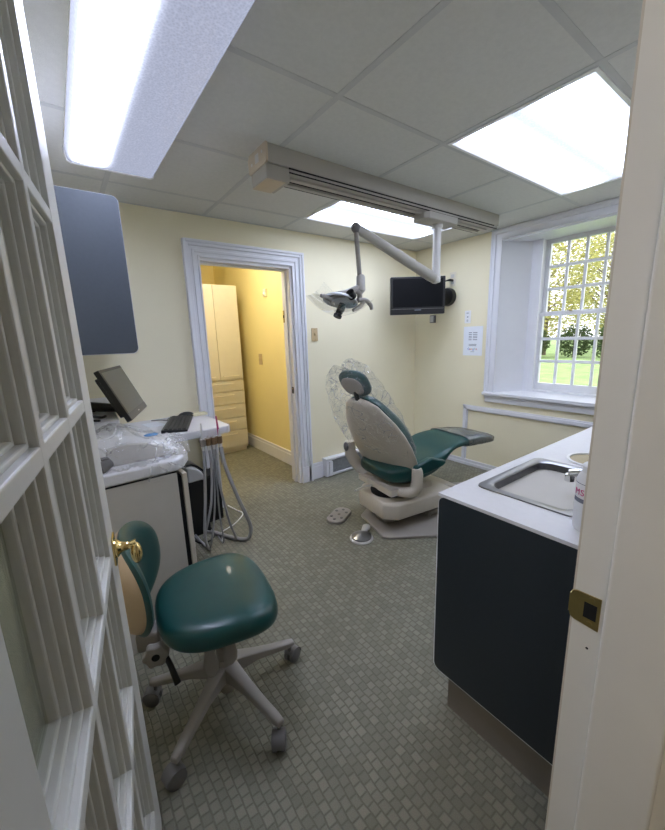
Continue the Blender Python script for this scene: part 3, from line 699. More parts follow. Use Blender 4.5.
# instrument holder and handpieces at the desk corner
hd = thing('instrument_holder', 'bronze instrument holder bar fixed to the worktop corner', 'instrument holder', (.668, 2.155, .725))
m = MB(); m.box(-.065, .06, -.014, .014, -.012, .010); m.build('holder_bar', BRONZE, hd, bevel=.003, smooth=False)
for i, x in enumerate((-.05, -.018, .016, .05)):
    m = MB(); m.lathe([(.015, -.028), (.018, -.024), (.018, .014), (.013, .016)], 14, Matrix.Translation((x, -.014, -.002))); m.build('holder_ring', BRONZE if i else TAUPE, hd)
def hand(name, lb, x, y, pts, r, top, mt=LGREY, hosem=HOSE):
    t = thing(name, lb, 'dental handpiece', (x, y, .725), 0, 'handpieces on the holder')
    m = MB(); m.lathe([(.0, top+.012), (.005, top+.01), (.007, top-.02), (.006, top*.5), (.011, .02), (.012, -.03), (.008, -.06)], 12, Matrix.Translation((0, 0, 0))); m.build('handle', mt, t)
    m = MB(); P = [(0, 0, -.055)]+[(a-x, b_-y, c-.725) for a, b_, c in pts]; m.tube(P, r, 10, sub=8); m.build('hose', hosem, t)
hand('handpiece', 'film wrapped handpiece hanging leftmost on the holder bar', .618, 2.14, [(.612, 2.135, .56), (.59, 2.12, .36), (.565, 2.11, .17), (.574, 2.12, .06), (.60, 2.20, .012), (.55, 2.5, .012)], .0085, .10)
hand('handpiece', 'stubby handpiece second from the left with a hose dropping straight', .650, 2.14, [(.652, 2.13, .57), (.628, 2.12, .36), (.60, 2.12, .25), (.575, 2.14, .14), (.585, 2.19, .03), (.58, 2.45, .012)], .0075, .02)
hand('handpiece', 'stubby handpiece third from the left with a slanting hose', .684, 2.14, [(.684, 2.13, .56), (.686, 2.11, .43), (.722, 2.12, .19), (.77, 2.16, .02), (.73, 2.30, .012), (.60, 2.5, .012)], .0075, .015)
hand('handpiece', 'suction handpiece with the thick grey hose looping lowest at right', .722, 2.14, [(.726, 2.12, .58), (.745, 2.10, .48), (.785, 2.09, .33), (.825, 2.09, .21), (.85, 2.09, .11), (.835, 2.11, .03), (.78, 2.18, .016), (.68, 2.38, .016)], .0125, .045)
o = MB(); o.tube([(.722, 2.15, .735), (.719, 2.152, .80), (.716, 2.154, .862)], [.0065, .006, .0045], 10)
tag(o.build('saliva_tip', PINK), 'thin pink suction tip standing up from the holder', 'suction tip')
o = MB(); o.tube([(.672, 2.145, .70), (.67, 2.14, .57), (.65, 2.13, .34), (.62, 2.13, .15), (.60, 2.16, .03), (.62, 2.35, .01)], .006, 8, sub=6)
tag(o.build('air_hose', HOSE), 'slim grey air hose hanging between the handpieces', 'hose')
o = MB(); o.tube([(.682, 2.15, .69), (.682, 2.155, .46), (.679, 2.155, .23), (.692, 2.17, .03), (.70, 2.3, .01)], .0055, 8, sub=6)
tag(o.build('air_hose', HOSE), 'slim grey air hose hanging straight beside the slanting hose', 'hose')
o = MB(); o.tube([(.93, 2.72, .006), (.95, 2.6, .006), (.965, 2.505, .006), (.86, 2.40, .006), (.79, 2.365, .006), (.735, 2.33, .006), (.70, 2.20, .006)], .0045, 8, sub=8)
tag(o.build('floor_cable', WHITEP), 'thin white cable snaking over the carpet by the black tower', 'cable')
o = MB(); o.tube([(.60, 2.52, .01), (.56, 2.36, .006), (.60, 2.28, .006), (.68, 2.32, .006), (.70, 2.45, .006), (.64, 2.52, .006)], .004, 8, sub=8)
tag(o.build('floor_cable', BLACK), 'thin black cable coiled on the carpet before the black tower', 'cable')
pc = thing('computer_tower', 'black computer tower standing under the worktop behind the hoses', 'computer', (.762, 2.635, 0), math.radians(4))
m = MB(); m.box(-.065, .065, -.09, .09, 0, .355); m.build('tower_case', BLACK, pc, bevel=.004, smooth=False)
m = MB(); m.box(-.06, .06, -.094, -.0899, .02, .34); m.build('front_panel', BLACKM, pc, smooth=False)
eb = thing('equipment_box', 'black equipment box with rounded silver lid between cart and tower', 'equipment box', (.625, 2.47, 0), math.radians(4))
m = MB(); m.box(-.058, .062, -.06, .10, 0, .385); m.build('box_case', BLACK, eb, bevel=.004, smooth=False)
m = MB(); m.prism([(-.058, 0), (.06, 0), (.06, .02), (.045, .055), (.015, .088), (-.02, .108), (-.058, .112)], -.062, .09, 'y')
o = m.build('lid', SILVER, eb, loc=(0, 0, .386), bevel=.014, seg=3); o['label'] = 'rounded silver lid'
m = MB(); m.prism([(-.06, .112), (-.02, .113), (.02, .092), (.05, .058), (.066, .02), (.066, .0), (.075, .0), (.075, .025), (.055, .07), (.022, .105), (-.02, .126), (-.06, .126)], -.05, .10, 'y'); m.build('lid_trim', BLACK, eb, loc=(0, 0, .386))

# ------------------------------------------------------------------ back hall contents
hc = thing('tall_cabinet', 'tall cream cabinet with two doors over drawers in the yellow hall', 'cabinet', (1.715, 4.05, 0))
m = MB(); m.box(-1.0, 0, .02, .55, .05, 1.90); m.box(-.99, -.01, .05, .5, 0, .05); m.build('cabinet_body', CABINETC, hc, smooth=False)
zs = [.075, .275, .425, .585, .735, .862]
for i in range(5):
    m = MB(); m.box(-.545, -.004, 0, .02, zs[i]+.006, zs[i+1]-.006); d = m.build('drawer', CABINETC, hc, bevel=.002, smooth=False)
    zc = zs[i]+(zs[i+1]-zs[i])*(.72 if i else .8)
    m = MB(); m.tube([(-.40, .002, zc), (-.395, -.02, zc), (-.14, -.02, zc), (-.135, .002, zc)], .006, 8); m.build('handle', CREAMP, d)
for x0, x1 in ((-.545, -.276), (-.272, -.004)):
    m = MB(); m.box(x0, x1, 0, .02, .872, 1.895); d = m.build('cabinet_door', CABINETC, hc, bevel=.002, smooth=False)
    m = MB(); m.tube([(x0+.03, .002, .91), (x0+.035, -.02, .91), (x1-.055, -.02, .91), (x1-.05, .002, .91)], .006, 8); m.build('handle', CREAMP, d)
m = MB(); m.box(-1.0, -.55, 0, .02, .07, 1.895); m.build('cabinet_door', CABINETC, hc, smooth=False)
def hplate(name, label, cat, y, z, w, h, m_, th=.008):
    t = thing(name, label, cat, (HX, y, z), -PI/2); m = MB(); m.box(-w/2, w/2, -th, 0, -h/2, h/2); m.build('cover_plate', m_, t, bevel=.002, smooth=False); return t
t = hplate('light_switch', 'tan switch plate on the yellow hall wall', 'wall switch', 3.80, 1.09, .075, .12, TANPL)
m = MB(); m.box(-.005, .005, -.018, -.006, -.008, .012); m.build('toggle', TANPL, t, smooth=False)
t = hplate('wall_sensor', 'small cream sensor high on the yellow hall wall', 'wall sensor', 3.57, 1.775, .055, .075, CREAMP, .025)
m = MB(); m.ell((0, -.024, -.01), (.018, .012, .018)); m.build('sensor_eye', WHITEP, t)
# hinges on the jamb of the back doorway
m = MB(); m.box(DR-.034, DR-.02, YB+.088, YB+.112, 1.44, 1.54); h_ = m.build('hinge', BRASSD, lining, smooth=False)
m = MB(); m.box(DR-.036, DR-.033, YB+.092, YB+.108, 1.478, 1.502); m.build('worn_patch', BLACKM, h_, smooth=False)
m = MB(); m.box(DR-.025, DR-.0195, YB+.02, YB+.042, .832, .888); h_ = m.build('latch_keeper', BLACKM, lining, smooth=False)
m = MB(); m.box(DR-.026, DR-.024, YB+.024, YB+.038, .868, .88); m.build('keeper_lip', BRASSD, h_, smooth=False)
# baseboard heater
bh = thing('baseboard_heater', 'white baseboard heater with grille along the back wall', 'heater', (1.885, YB, 0))
m = MB(); m.box(0, 1.0, -.012, -.001, .01, .185); m.box(0, 1.0, -.065, -.001, .165, .185); m.box(0, 1.0, -.068, -.001, .012, .03); m.build('heater_shell', TRIM, bh, bevel=.003, smooth=False)
m = MB(); m.box(-.002, .03, -.066, -.001, .01, .186); m.box(.03, .07, -.074, -.001, .014, .158); m.build('end_cap', TRIM, bh, bevel=.003, smooth=False)
m = MB()
for i in range(150): m.box(.075+i*.006, .0775+i*.006, -.055, -.015, .035, .155)
f_ = m.build('fins', HEATG, bh, smooth=False); f_['kind'] = 'stuff'

# ------------------------------------------------------------------ sink counter
bc = thing('base_cabinet', 'charcoal base cabinet below the sink counter, end panel facing the doorway', 'base cabinet', (.90, YN, 0))
CW = XR-.90-.002
PZ0, PZ1, PYD = .165, .803, .67-YN
m = MB(); m.box(.02, CW, .02, PYD-.02, .16, .79); m.build('cabinet_body', GREYLAM, bc, smooth=False)
def rp(w0, w1, z0, z1, r, n=6):
    pts = [(w0, z0), (w0, z1)]
    for cx, cz, a0 in ((w1-r, z1-r, 90), (w1-r, z0+r, 0)):
        for i in range(n+1):
            a = math.radians(a0-90*i/n); pts.append((cx+r*math.cos(a), cz+r*math.sin(a)))
    return pts
m = MB(); m.prism(rp(.016, PYD, PZ0, PZ1, .022), 0, .018, 'x'); e = m.build('end_panel', DARKLAM, bc, smooth=False)
m = MB(); m.prism(rp(.015, PYD+.004, PZ0-.004, PZ1+.001, .025), .001, .0165, 'x'); m.build('edge_band', WHITELAM, e, smooth=False)
m = MB(); m.box(.036, CW, .02, PYD-.036, 0, .162); m.build('toe_kick', KICK, bc, smooth=False)
for i in range(4):
    x0 = .03+i*.56; m = MB(); m.box(x0, x0+.55, PYD-.02, PYD, .18, .78); d = m.build('cabinet_door', DARKLAM, bc, bevel=.002, smooth=False)
    m = MB(); m.tube([(x0+.2, PYD, .73), (x0+.2, PYD+.025, .73), (x0+.34, PYD+.025, .73), (x0+.34, PYD, .73)], .005, 8); m.build('handle', STEEL, d)
cn = thing('countertop', 'white laminate counter running under the window with a steel sink', 'countertop', (.90, YN, .803))
TH = .010
SX0, SX1, SY0, SY1 = 1.045-.90, 1.44-.90, .345-YN, .615-YN     # sink cut-out in counter coordinates
CH = (1.575-.90, .47-YN, .088)                                       # chute
m = MB(); W2, D2 = CW, PYD+.003
m.box(0, SX0, .015, D2, 0, TH); m.box(SX0, SX1, SY1, D2, 0, TH); m.box(SX0, SX1, .015, SY0, 0, TH); m.box(SX1, CH[0]-.12, .015, D2, 0, TH)
a0, a1 = CH[0]-.12, CH[0]+.12
m.box(a1, W2, .015, D2, 0, TH)
N = 32; ang = [2*PI*k/N for k in range(N)]
def sq(a):
    c, s_ = math.cos(a), math.sin(a); k = min(.12/max(abs(c), 1e-6), (D2-CH[1] if s_ > 0 else CH[1]-.015)/max(abs(s_), 1e-6)); return CH[0]+c*k, CH[1]+s_*k
o_t = [(*sq(a), TH) for a in ang]; i_t = [(CH[0]+CH[2]*math.cos(a), CH[1]+CH[2]*math.sin(a), TH) for a in ang]
i_b = [(x, y, 0) for x, y, z in i_t]; o_b = [(x, y, 0) for x, y, z in o_t]
m.loft([o_b, o_t, i_t, i_b], False)
for px, py in ((a0, .015), (a0, D2), (a1, .015), (a1, D2)):   # fill the four corners left by the radial cut
    k = min(range(N), key=lambda q: (o_t[q][0]-px)**2+(o_t[q][1]-py)**2)
    for q in (k-1, k+1):
        q %= N; m.add([o_t[k], o_t[q], (px, py, TH)], [(0, 1, 2)])
m.box(0, W2, .001, .016, 0, .09)
m.build('counter_slab', WHITELAM, cn, smooth=False)
sk = thing('sink', 'rectangular stainless steel sink set in the white counter', 'sink', (.90, YN, .813))
cx, cy, sw, sd = (SX0+SX1)/2, (SY0+SY1)/2, SX1-SX0, SY1-SY0
def ring(w, d, r, z): return [(x, y, z) for x, y in rrect(w, d, r, 6, cx, cy)]
m = MB(); m.loft([ring(sw+.03, sd+.03, .03, .0005), ring(sw+.028, sd+.028, .03, .004), ring(sw-.02, sd-.02, .035, .005), ring(sw-.034, sd-.034, .04, .0)], False); m.build('rim', STEEL, sk, ang=50)
m = MB(); m.loft([ring(sw-.034, sd-.034, .04, .0), ring(sw-.04, sd-.04, .04, -.012), ring(sw-.05, sd-.05, .045, -.10), ring(sw-.08, sd-.08, .05, -.125), ring(sw-.2, sd-.16, .03, -.13)], False)
m.loft([ring(sw-.2, sd-.16, .03, -.13), ring(.03, .03, .01, -.133)], True); m.build('basin', STEELB, sk, ang=60)
m = MB(); m.lathe([(.028, -.129), (.03, -.127), (.02, -.128), (.0, -.131)], 20, Matrix.Translation((cx, cy, 0))); m.build('drain', CHROME, sk)
fc = thing('faucet', 'chrome faucet reaching over the steel sink', 'faucet', (1.335, .275, .813))
m = MB(); m.lathe([(.03, 0), (.03, .006), (.018, .012), (.016, .05), (.0, .055)], 18); m.build('faucet_base', CHROME, fc)
m = MB(); m.tube([(0, 0, .03), (-.02, .03, .05), (-.055, .11, .052), (-.085, .165, .042)], [.013, .013, .012, .013], 14, sub=4); m.lathe([(.014, 0), (.0145, .02), (.012, .022)], 14, Matrix.Translation((-.083, .163, .018))); m.build('spout', CHROME, fc)
m = MB(); m.tube([(0, 0, .05), (.02, .06, .072), (.03, .12, .078)], [.006, .005, .004], 8); m.build('lever', CHROME, fc)
wc = thing('waste_chute', 'round white rimmed waste opening with tan inside in the counter', 'waste chute', (.90+CH[0], YN+CH[1], .813))
m = MB(); m.lathe([(.086, -.02), (.094, .0005), (.094, .004), (.084, .0045), (.083, -.02)], 40); m.build('rim', WHITEP, wc)
m = MB(); m.lathe([(.083, -.001), (.08, -.02), (.07, -.05), (.0, -.055)], 32); m.build('chute_liner', TANIN, wc)
bt = thing('spray_bottle', 'white plastic bottle with pink lettering by the sink behind the jamb', 'bottle', (1.006, .293, .813))
bt.name = 'plastic_bottle'
m = MB(); m.lathe([(.0, 0), (.037, 0), (.041, .006), (.041, .128), (.036, .142), (.032, .148)], 28); m.build('bottle_body', WHITEP, bt)
m = MB(); m.lathe([(.031, .148), (.032, .149), (.032, .164), (.028, .168), (0, .169)], 28); m.build('cap', WHITEP, bt)
def band(a0, a1, z0, z1, r, m_):
    b_ = MB(); n = 8; b_.loft([[(r*math.cos(a0+(a1-a0)*i/n), r*math.sin(a0+(a1-a0)*i/n), z) for i in range(n+1)] for z in (z0, z1)], False, False); return b_.build('label_lines', m_, bt, smooth=False)
band(PI*.66, PI*1.02, .075, .086, .0415, INK); band(PI*.62, PI*1.1, .122, .1235, .0415, INK)
AB = math.radians(141)
for i, ch in enumerate('MS'):
    a = AB+i*.36-.05
    text('lettering', ch, .022, PINKI, bt, (.0413*math.cos(a), .0413*math.sin(a), .094), (PI/2, 0, a+PI/2), .0004)

# ------------------------------------------------------------------ dental chair
dc = thing('dental_chair', 'teal reclining dental chair wrapped in clear film near the window', 'dental chair', (1.80, 1.76, 0), math.radians(-8))
m = MB(); pl = [(-.20, -.0), (-.235, -.22), (-.205, -.25), (.07, -.39), (.55, -.39), (.98, -.2), (.98, .12), (.55, .30), (.07, .30), (-.12, .16), (-.19, .11)]
m.prism(pl, 0, .018); m.build('base_plate', TAUPE, dc, bevel=.006, seg=3, smooth=False)
m = MB(); m.prism([(.20, -.18), (.9, -.16), (.9, .10), (.20, .12)], .018, .05); m.prism([(-.12, -.10), (-.05, -.12), (-.05, .05), (-.12, .03)], .018, .10); m.build('base_cover', TAUPE, dc, bevel=.015, seg=3)
m = MB()
bx = [(-.20, -.17), (-.12, -.24), (.34, -.24), (.40, -.2), (.40, .14), (.34, .2), (-.12, .2), (-.20, .12)]
def sc(k, z, dx=0): return [(x*k+dx, y*k, z) for x, y in bx]
m.loft([sc(.90, .095), sc(.97, .105), sc(1., .16), sc(.985, .205), sc(.93, .218)]); m.build('lift_box', BEIGE, dc, bevel=.006, seg=2)
m = MB(); m.prism([(.36, .02), (.62, .02), (.62, .12), (.42, .215), (.36, .215)], -.15, .13, 'y'); m.build('lift_arm', BEIGE, dc, bevel=.012, seg=3)
m = MB(); m.lathe([(.12, .215), (.125, .235), (.115, .262), (.1, .28)], 28, Matrix.Translation((-.04, -.02, 0))); m.build('swivel_ring', BLACKM, dc)
m = MB(); m.tube([(-.12, .02, .27), (-.22, .03, .272), (-.29, .02, .262)], [.012, .011, .009], 10, flat=.7); m.build('release_lever', LGREY, dc)
# yoke arms
m = MB(); m.tube([(-.12, -.02, .285), (-.09, -.13, .275), (-.03, -.235, .285), (.005, -.262, .32), (.012, -.265, .41), (.005, -.262, .455)], [.035, .036, .042, .046, .045, .036], 14, sub=5, flat=.85); 
m.box(-.15, .2, -.2, .2, .262, .305); y_ = m.build('yoke', BEIGE, dc, bevel=.008, seg=2)
m = MB(); m.tube([(-.07, .10, .29), (-.08, .17, .30), (-.13, .235, .36), (-.185, .245, .46), (-.19, .245, .55)], [.04, .046, .05, .052, .042], 14, sub=5, flat=.8); m.build('yoke', BEIGE, dc)
m = MB(); m.ell((-.235, .225, .52), (.014, .028, .034)); m.build('pivot_cap', GREYP, dc)
# seat and leg rest
st = [(-.165,.43,.37,.15), (-.13,.452,.34,.195), (-.06,.465,.325,.225), (.02,.475,.318,.235), (.12,.48,.322,.235), (.23,.488,.345,.23), (.30,.50,.39,.225), (.345,.515,.445,.22), (.39,.53,.482,.215), (.47,.548,.49,.205), (.56,.552,.482,.195), (.70,.545,.468,.18), (.82,.528,.46,.165), (.90,.505,.458,.145), (.925,.488,.468,.115)]
rings = []
for x, zt, zb, w in st:
    zc, hz = (zt+zb)/2, (zt-zb)/2; n = 28; rr = []
    for k in range(n):
        a = 2*PI*k/n; c_, s_ = math.cos(a), math.sin(a); e = .42
        yy = w*math.copysign(abs(c_)**e, c_); dz = -.018*(1-(yy/w)**2) if (s_ > 0 and x < .5) else 0
        rr.append((x, yy, zc+hz*math.copysign(abs(s_)**.6, s_)+dz))
    rings.append(rr)
m = MB(); m.loft(rings); m.build('seat', GREEN, dc, ang=70, sub=1)
rings2 = [[(p[0]+(.006 if i == len(rings)-1 else 0), p[1]*1.025, p[2]+(.006 if p[2] > sum(q[2] for q in r)/len(r) else -.006)) for p in r] for i, r in enumerate(rings) if st[i][0] > .5]
o = film('leg_film', rings2, FILMF, dc, .004, 20, 5., 1); o['label'] = 'clear film sleeve on the leg rest'
for sy in (-1, 1):
    m = MB(); m.prism([(-.02, .43), (.0, .475), (.12, .505), (.24, .468), (.255, .452), (.22, .43), (.09, .405), (.02, .405)], sy*.262-.024, sy*.262+.024, 'y'); m.build('armrest', GREEN, dc, bevel=.012, seg=3)
# backrest: rings run across, stacked up the slope
B0, BU = Vector((-.045, 0, .44)), Vector((-.49, 0, .872)).normalized(); BN = Vector((.872, 0, .49))
hw = [(0, .20), (.06, .232), (.16, .24), (.27, .225), (.36, .20), (.44, .168), (.50, .135), (.54, .10), (.555, .05)]
BROT = Matrix.Rotation(math.radians(15), 3, 'Z')
def bpt(s_, n_, y): return BROT @ (B0+BU*s_+BN*n_+Vector((0, y, 0)))
rings = []
for s_, w in hw:
    th = .118 if s_ < .3 else .118-.075*(s_-.3)/.26
    if s_ == 0: th = .09
    rr = []
    for k in range(28):
        a = 2*PI*k/28; c_, q = math.cos(a), math.sin(a); y = w*math.copysign(abs(c_)**.5, c_)
        n_ = (th*abs(q)**.55 if q > 0 else -.0) + .012*(abs(y)/.24)**2
        rr.append(bpt(s_, n_, y))
    rings.append(rr)
m = MB(); m.loft(rings); m.build('backrest', GREEN, dc, ang=70, sub=1)
# rear shell
hs = [(-.06, .05, .0), (-.055, .235, .0), (.0, .252, .0), (.08, .26, .0), (.18, .257, .0), (.28, .24, .0), (.37, .21, .0), (.45, .165, 0), (.51, .13, 0), (.545, .08, 0), (.56, .02, 0)]
rings = []
for s_, w, _ in hs:
    rr = []
    for k in range(21):
        u = -1+2*k/20; y = w*u
        n_ = -.028*(1-abs(u)**3)-.012+.02*(abs(y)/.24)**2.4
        lo = 0.
        if s_ < .0: lo = .065*(1-abs(u)**2.2)          # notch over the seat
        rr.append(bpt(s_+lo, n_, y))
    rings.append(rr)
m = MB(); m.loft(rings, False, False); sh = m.build('back_shell', BEIGE, dc, solid=.014, ang=60)
for p in sh.modifiers: pass
# headrest
HC = bpt(.655, .022, .012)
R_ = Matrix.Translation(HC) @ BROT.to_4x4() @ Matrix.Rotation(math.radians(-31), 4, 'Y')
m = MB(); m.ell((0, 0, 0), (.034, .118, .092), 24, 14, R_, e=.75); m.build('headrest', GREEN, dc)
m = MB(); m.ell((-.03, 0, -.005), (.014, .085, .066), 24, 12, R_, e=.8); m.build('headrest_shell', TAUPE, dc)
m = MB(); m.tube([bpt(.48, -.02, 0), bpt(.57, -.02, 0), bpt(.66, -.0, 0)], [.022, .02, .018], 10, flat=.6); m.build('headrest_post', BLACK, dc)
cv = thing('plastic_cover', 'clear plastic bag slipped over the dental chair headrest and back', 'plastic cover', (1.80, 1.76, 0), math.radians(-8))
rings = []
for s_, w, b0, b1 in ((.13, .275, -.06, .13), (.25, .272, -.08, .135), (.36, .262, -.095, .13), (.47, .25, -.095, .12), (.57, .225, -.085, .105), (.66, .20, -.07, .095), (.72, .165, -.05, .085), (.765, .10, -.01, .06)):
    rr = []
    for k in range(28):
        a = 2*PI*k/28; c_, q = math.cos(a), math.sin(a)
        y = w*math.copysign(abs(c_)**.75, c_)+.035; n_ = (b0+b1)/2+(b1-b0)/2*math.copysign(abs(q)**.75, q)
        rr.append(bpt(s_-.04*math.sin(a*2+1), n_, y))
    rings.append(rr)
m = MB(); m.loft(rings, False); me_top = [rings[-1]]
m.add(rings[-1], [tuple(range(28))])
bmesh.ops.subdivide_edges(m.bm, edges=m.bm.edges, cuts=3, use_grid_fill=True); bmesh.ops.recalc_face_normals(m.bm, faces=m.bm.faces); m.bm.normal_update()
for v in m.bm.verts:
    d = .3-abs(noise.noise(v.co*8+Vector((2, 0, 0))))*1.1+.25-abs(noise.noise(v.co*19+Vector((4, 1, 0))))*.7
    v.co += v.normal*d*.02
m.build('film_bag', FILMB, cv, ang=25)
# foot controls
fp = thing('foot_control', 'round chrome foot pedal on the carpet in front of the chair base', 'foot pedal', (1.432, 1.665, 0), math.radians(2))
m = MB(); m.lathe([(.075, 0), (.078, .006), (.074, .014), (.06, .016)], 32); m.build('pedal_base', LGREY, fp)
m = MB(); m.lathe([(.066, .016), (.066, .024), (.02, .046), (.0, .048)], 32); m.build('pedal_disc', STEEL, fp)
m = MB(); m.tube([(.05, .03, .012), (.085, .05, .03), (.11, .045, .02)], [.02, .024, .018], 12, sub=3); m.build('cable_boot', LGREY, fp)
fb = thing('foot_control', 'flat beige foot control with round buttons lying on the carpet', 'foot control', (1.503, 1.998, 0), math.radians(28))
m = MB(); m.prism([(x, y) for x, y in rrect(.24, .135, .06, 8)], 0, .022); m.build('pad_body', TAUPE, fb, bevel=.008, seg=3, smooth=True)
for i, (x, y) in enumerate(((-.08, .0), (-.045, .04), (-.045, -.04), (.0, .0), (.045, .04), (.045, -.04), (.08, .0))):
    m = MB(); m.lathe([(.011, .02), (.011, .0245), (.006, .026), (0, .026)], 14, Matrix.Translation((x, y, 0))); m.build('button', GREYP if i != 3 else KICK, fb)

# ------------------------------------------------------------------ stool
so = thing('rolling_stool', 'green vinyl rolling stool on a five spoke grey base beside the french door', 'stool', (.325, 1.147, 0), math.radians(-15))
A0 = [math.radians(a+15) for a in (-144, -73, -1, 71, 144)]
m = MB(); m.lathe([(.0, .09), (.035, .09), (.042, .1), (.042, .16), (.036, .178), (.03, .19), (.0, .19)], 24); hub = m.build('base_hub', TAUPE, so)
R0 = .264
for a in A0:
    c_, s_ = math.cos(a), math.sin(a)
    m = MB(); rings = []
    for u, hh, ww, zt in ((.02, .07, .028, .178), (.055, .055, .024, .172), (.12, .034, .019, .148), (.19, .026, .017, .124), (.25, .024, .016, .107), (.278, .018, .012, .1)):
        rings.append([(c_*u-s_*y, s_*u+c_*y, z) for y, z in ((-ww, zt-hh), (ww, zt-hh), (ww, zt-.004), (ww*.6, zt), (-ww*.6, zt), (-ww, zt-.004))])
    m.loft(rings); sp_ = m.build('base_spoke', TAUPE, so, bevel=.003, ang=50)
    ca = a+random.uniform(-1.2, 1.2)
    cs_ = MB(); X0, Y0 = c_*.262, s_*.262; tv_ = Vector((math.cos(ca), math.sin(ca), 0)); ax = Vector((-tv_.y, tv_.x, 0)); P = Vector((X0, Y0, .029))+tv_*.014
    for sg in (-1, 1): cs_.tube([P+ax*sg*.006, P+ax*sg*.008, P+ax*sg*.020, P+ax*sg*.023], [.025, .0288, .0288, .023], 20)
    cs_.tube([P-ax*.008, P+ax*.008], .012, 10); w_ = cs_.build('caster', GREYP, sp_)
    m = MB(); m.tube([(X0, Y0, .10), (X0, Y0, .052)], .007, 10)
    rg = []
    for k in range(9):
        an = PI*.02+PI*.8*k/8; d = tv_*math.cos(an)*.033+Vector((0, 0, 1))*math.sin(an)*.033; d2 = d*.88
        rg.append([P+d2-ax*.021, P+d-ax*.021, P+d+ax*.021, P+d2+ax*.021])
    m.loft(rg); m.build('caster_hood', GREYP, w_, ang=50)
m = MB(); m.lathe([(.024, .05), (.027, .055), (.027, .24), (.017, .245), (.017, .37), (.0, .37)], 20); m.build('gas_column', TAUPE, so)
m = MB(); m.box(-.16, .09, -.055, .055, .362, .395); m.build('seat_mechanism', TAUPE, so, bevel=.008, seg=2)
for (x, y, r) in ((-.045, -.055, -.1), (.02, -.03, .35)):
    m = MB(); rings = []
    for z, w in ((.375, .007), (.33, .009), (.285, .018), (.25, .025), (.225, .022), (.21, .008)):
        yb = y-.015+(.375-z)*-.12
        rings.append([(x+math.cos(2*PI*k/14)*w, yb+math.sin(2*PI*k/14)*w*.45, z) for k in range(14)])
    m.loft(rings, M=Matrix.Rotation(0, 4, 'Z')); m.build('paddle_lever', TAUPE, so)
# seat: waterfall cushion
rings = []
SEC = 36
def seat_out(k, f):
    a = 2*PI*k/SEC; c_, s_ = math.cos(a), math.sin(a)
    x = .192*math.copysign(abs(c_)**.72, c_); y = .212*math.copysign(abs(s_)**.72, s_)
    y *= (1+.10*(x/.19)); return x*f, y*f
for f, z in ((.78, .392), (.93, .397), (.985, .415), (1.0, .435), (.985, .455), (.94, .470), (.84, .479), (.62, .480), (.32, .476), (.04, .474)):
    rr = []
    for k in range(SEC):
        x, y = seat_out(k, f); x, y = x*.99-y*.139, x*.139+y*.99; dz = -.03*max(0, (x-.05)/.14)**2*1.0
        rr.append((x-.005, y, z+(dz if z > .41 else dz*.6)))
    rings.append(rr)
m = MB(); m.loft(rings); m.build('seat', GREEND, so, ang=70, sub=1)
# backrest: padded shell curved round the sitter
def back(s_, u):    # u across -1..1, s_ up -1..1
    yy = .185*u; z = .583+.168*s_; x = -.262+.085*u*u+.02*(1-s_)*.2-.03*s_*0
    return x, yy, z
def backgrid(off0, off1, kx, name, m_):
    nr, na = 9, 40; front, rear = [], []
    for i in range(nr+1):
        r = kx*(i/nr); fr_, re_ = [], []
        for k in range(na):
            a = 2*PI*k/na; u = r*math.copysign(abs(math.cos(a))**.85, math.cos(a)); s_ = r*math.copysign(abs(math.sin(a))**.8, math.sin(a))
            x, y, z = back(s_, u); nx, ny = 1., -2*.085*u/.185; L_ = math.hypot(nx, ny); nx, ny = nx/L_, ny/L_
            e = math.sqrt(max(0, 1-(i/nr)**6))
            f = off0*e+.0; g = off1*e
            fr_.append((x+nx*f, y+ny*f, z)); re_.append((x+nx*g, y+ny*g, z))
        front.append(fr_); rear.append(re_)
    m = MB(); m.loft(front[1:]+rear[:0:-1], True); return m.build(name, m_, so, ang=70, sub=1)
backgrid(.030, -.008, 1., 'backrest', GREEND)
backgrid(-.004, -.036, .93, 'back_shell', TANP)
m = MB(); m.tube([(-.275, .0, .55), (-.275, .0, .46), (-.235, -.01, .39), (-.14, -.01, .378)], [.016, .016, .018, .018], 10, sub=4, flat=1.); m.build('back_post', STEEL, so)
m = MB(); m.box(-.255, -.185, -.05, .02, .34, .405)
m.build('back_bracket', TAUPE, so, bevel=.01, seg=3)
m = MB(); K0 = Matrix.Translation((-.20, -.062, .345)) @ Matrix.Rotation(PI/2, 4, 'X')
pts = []
for k in range(32):
    a = 2*PI*k/32; r = .036+.004*math.cos(6*a); pts.append((r*math.cos(a), r*math.sin(a)))
m.prism(pts, .0, .026, 'z', M=K0); kn = m.build('tension_knob', TAUPE, so, bevel=.004, seg=2)
m = MB(); m.lathe([(.012, .0262), (.012, .0275), (0, .0275)], 16, K0); m.build('knob_centre', BLACKM, kn)
m = MB(); m.tube([(-.19, -.03, .34), (-.165, -.06, .27), (-.15, -.08, .22)], [.009, .009, .011], 10); m.build('tilt_lever', BLACK, so)

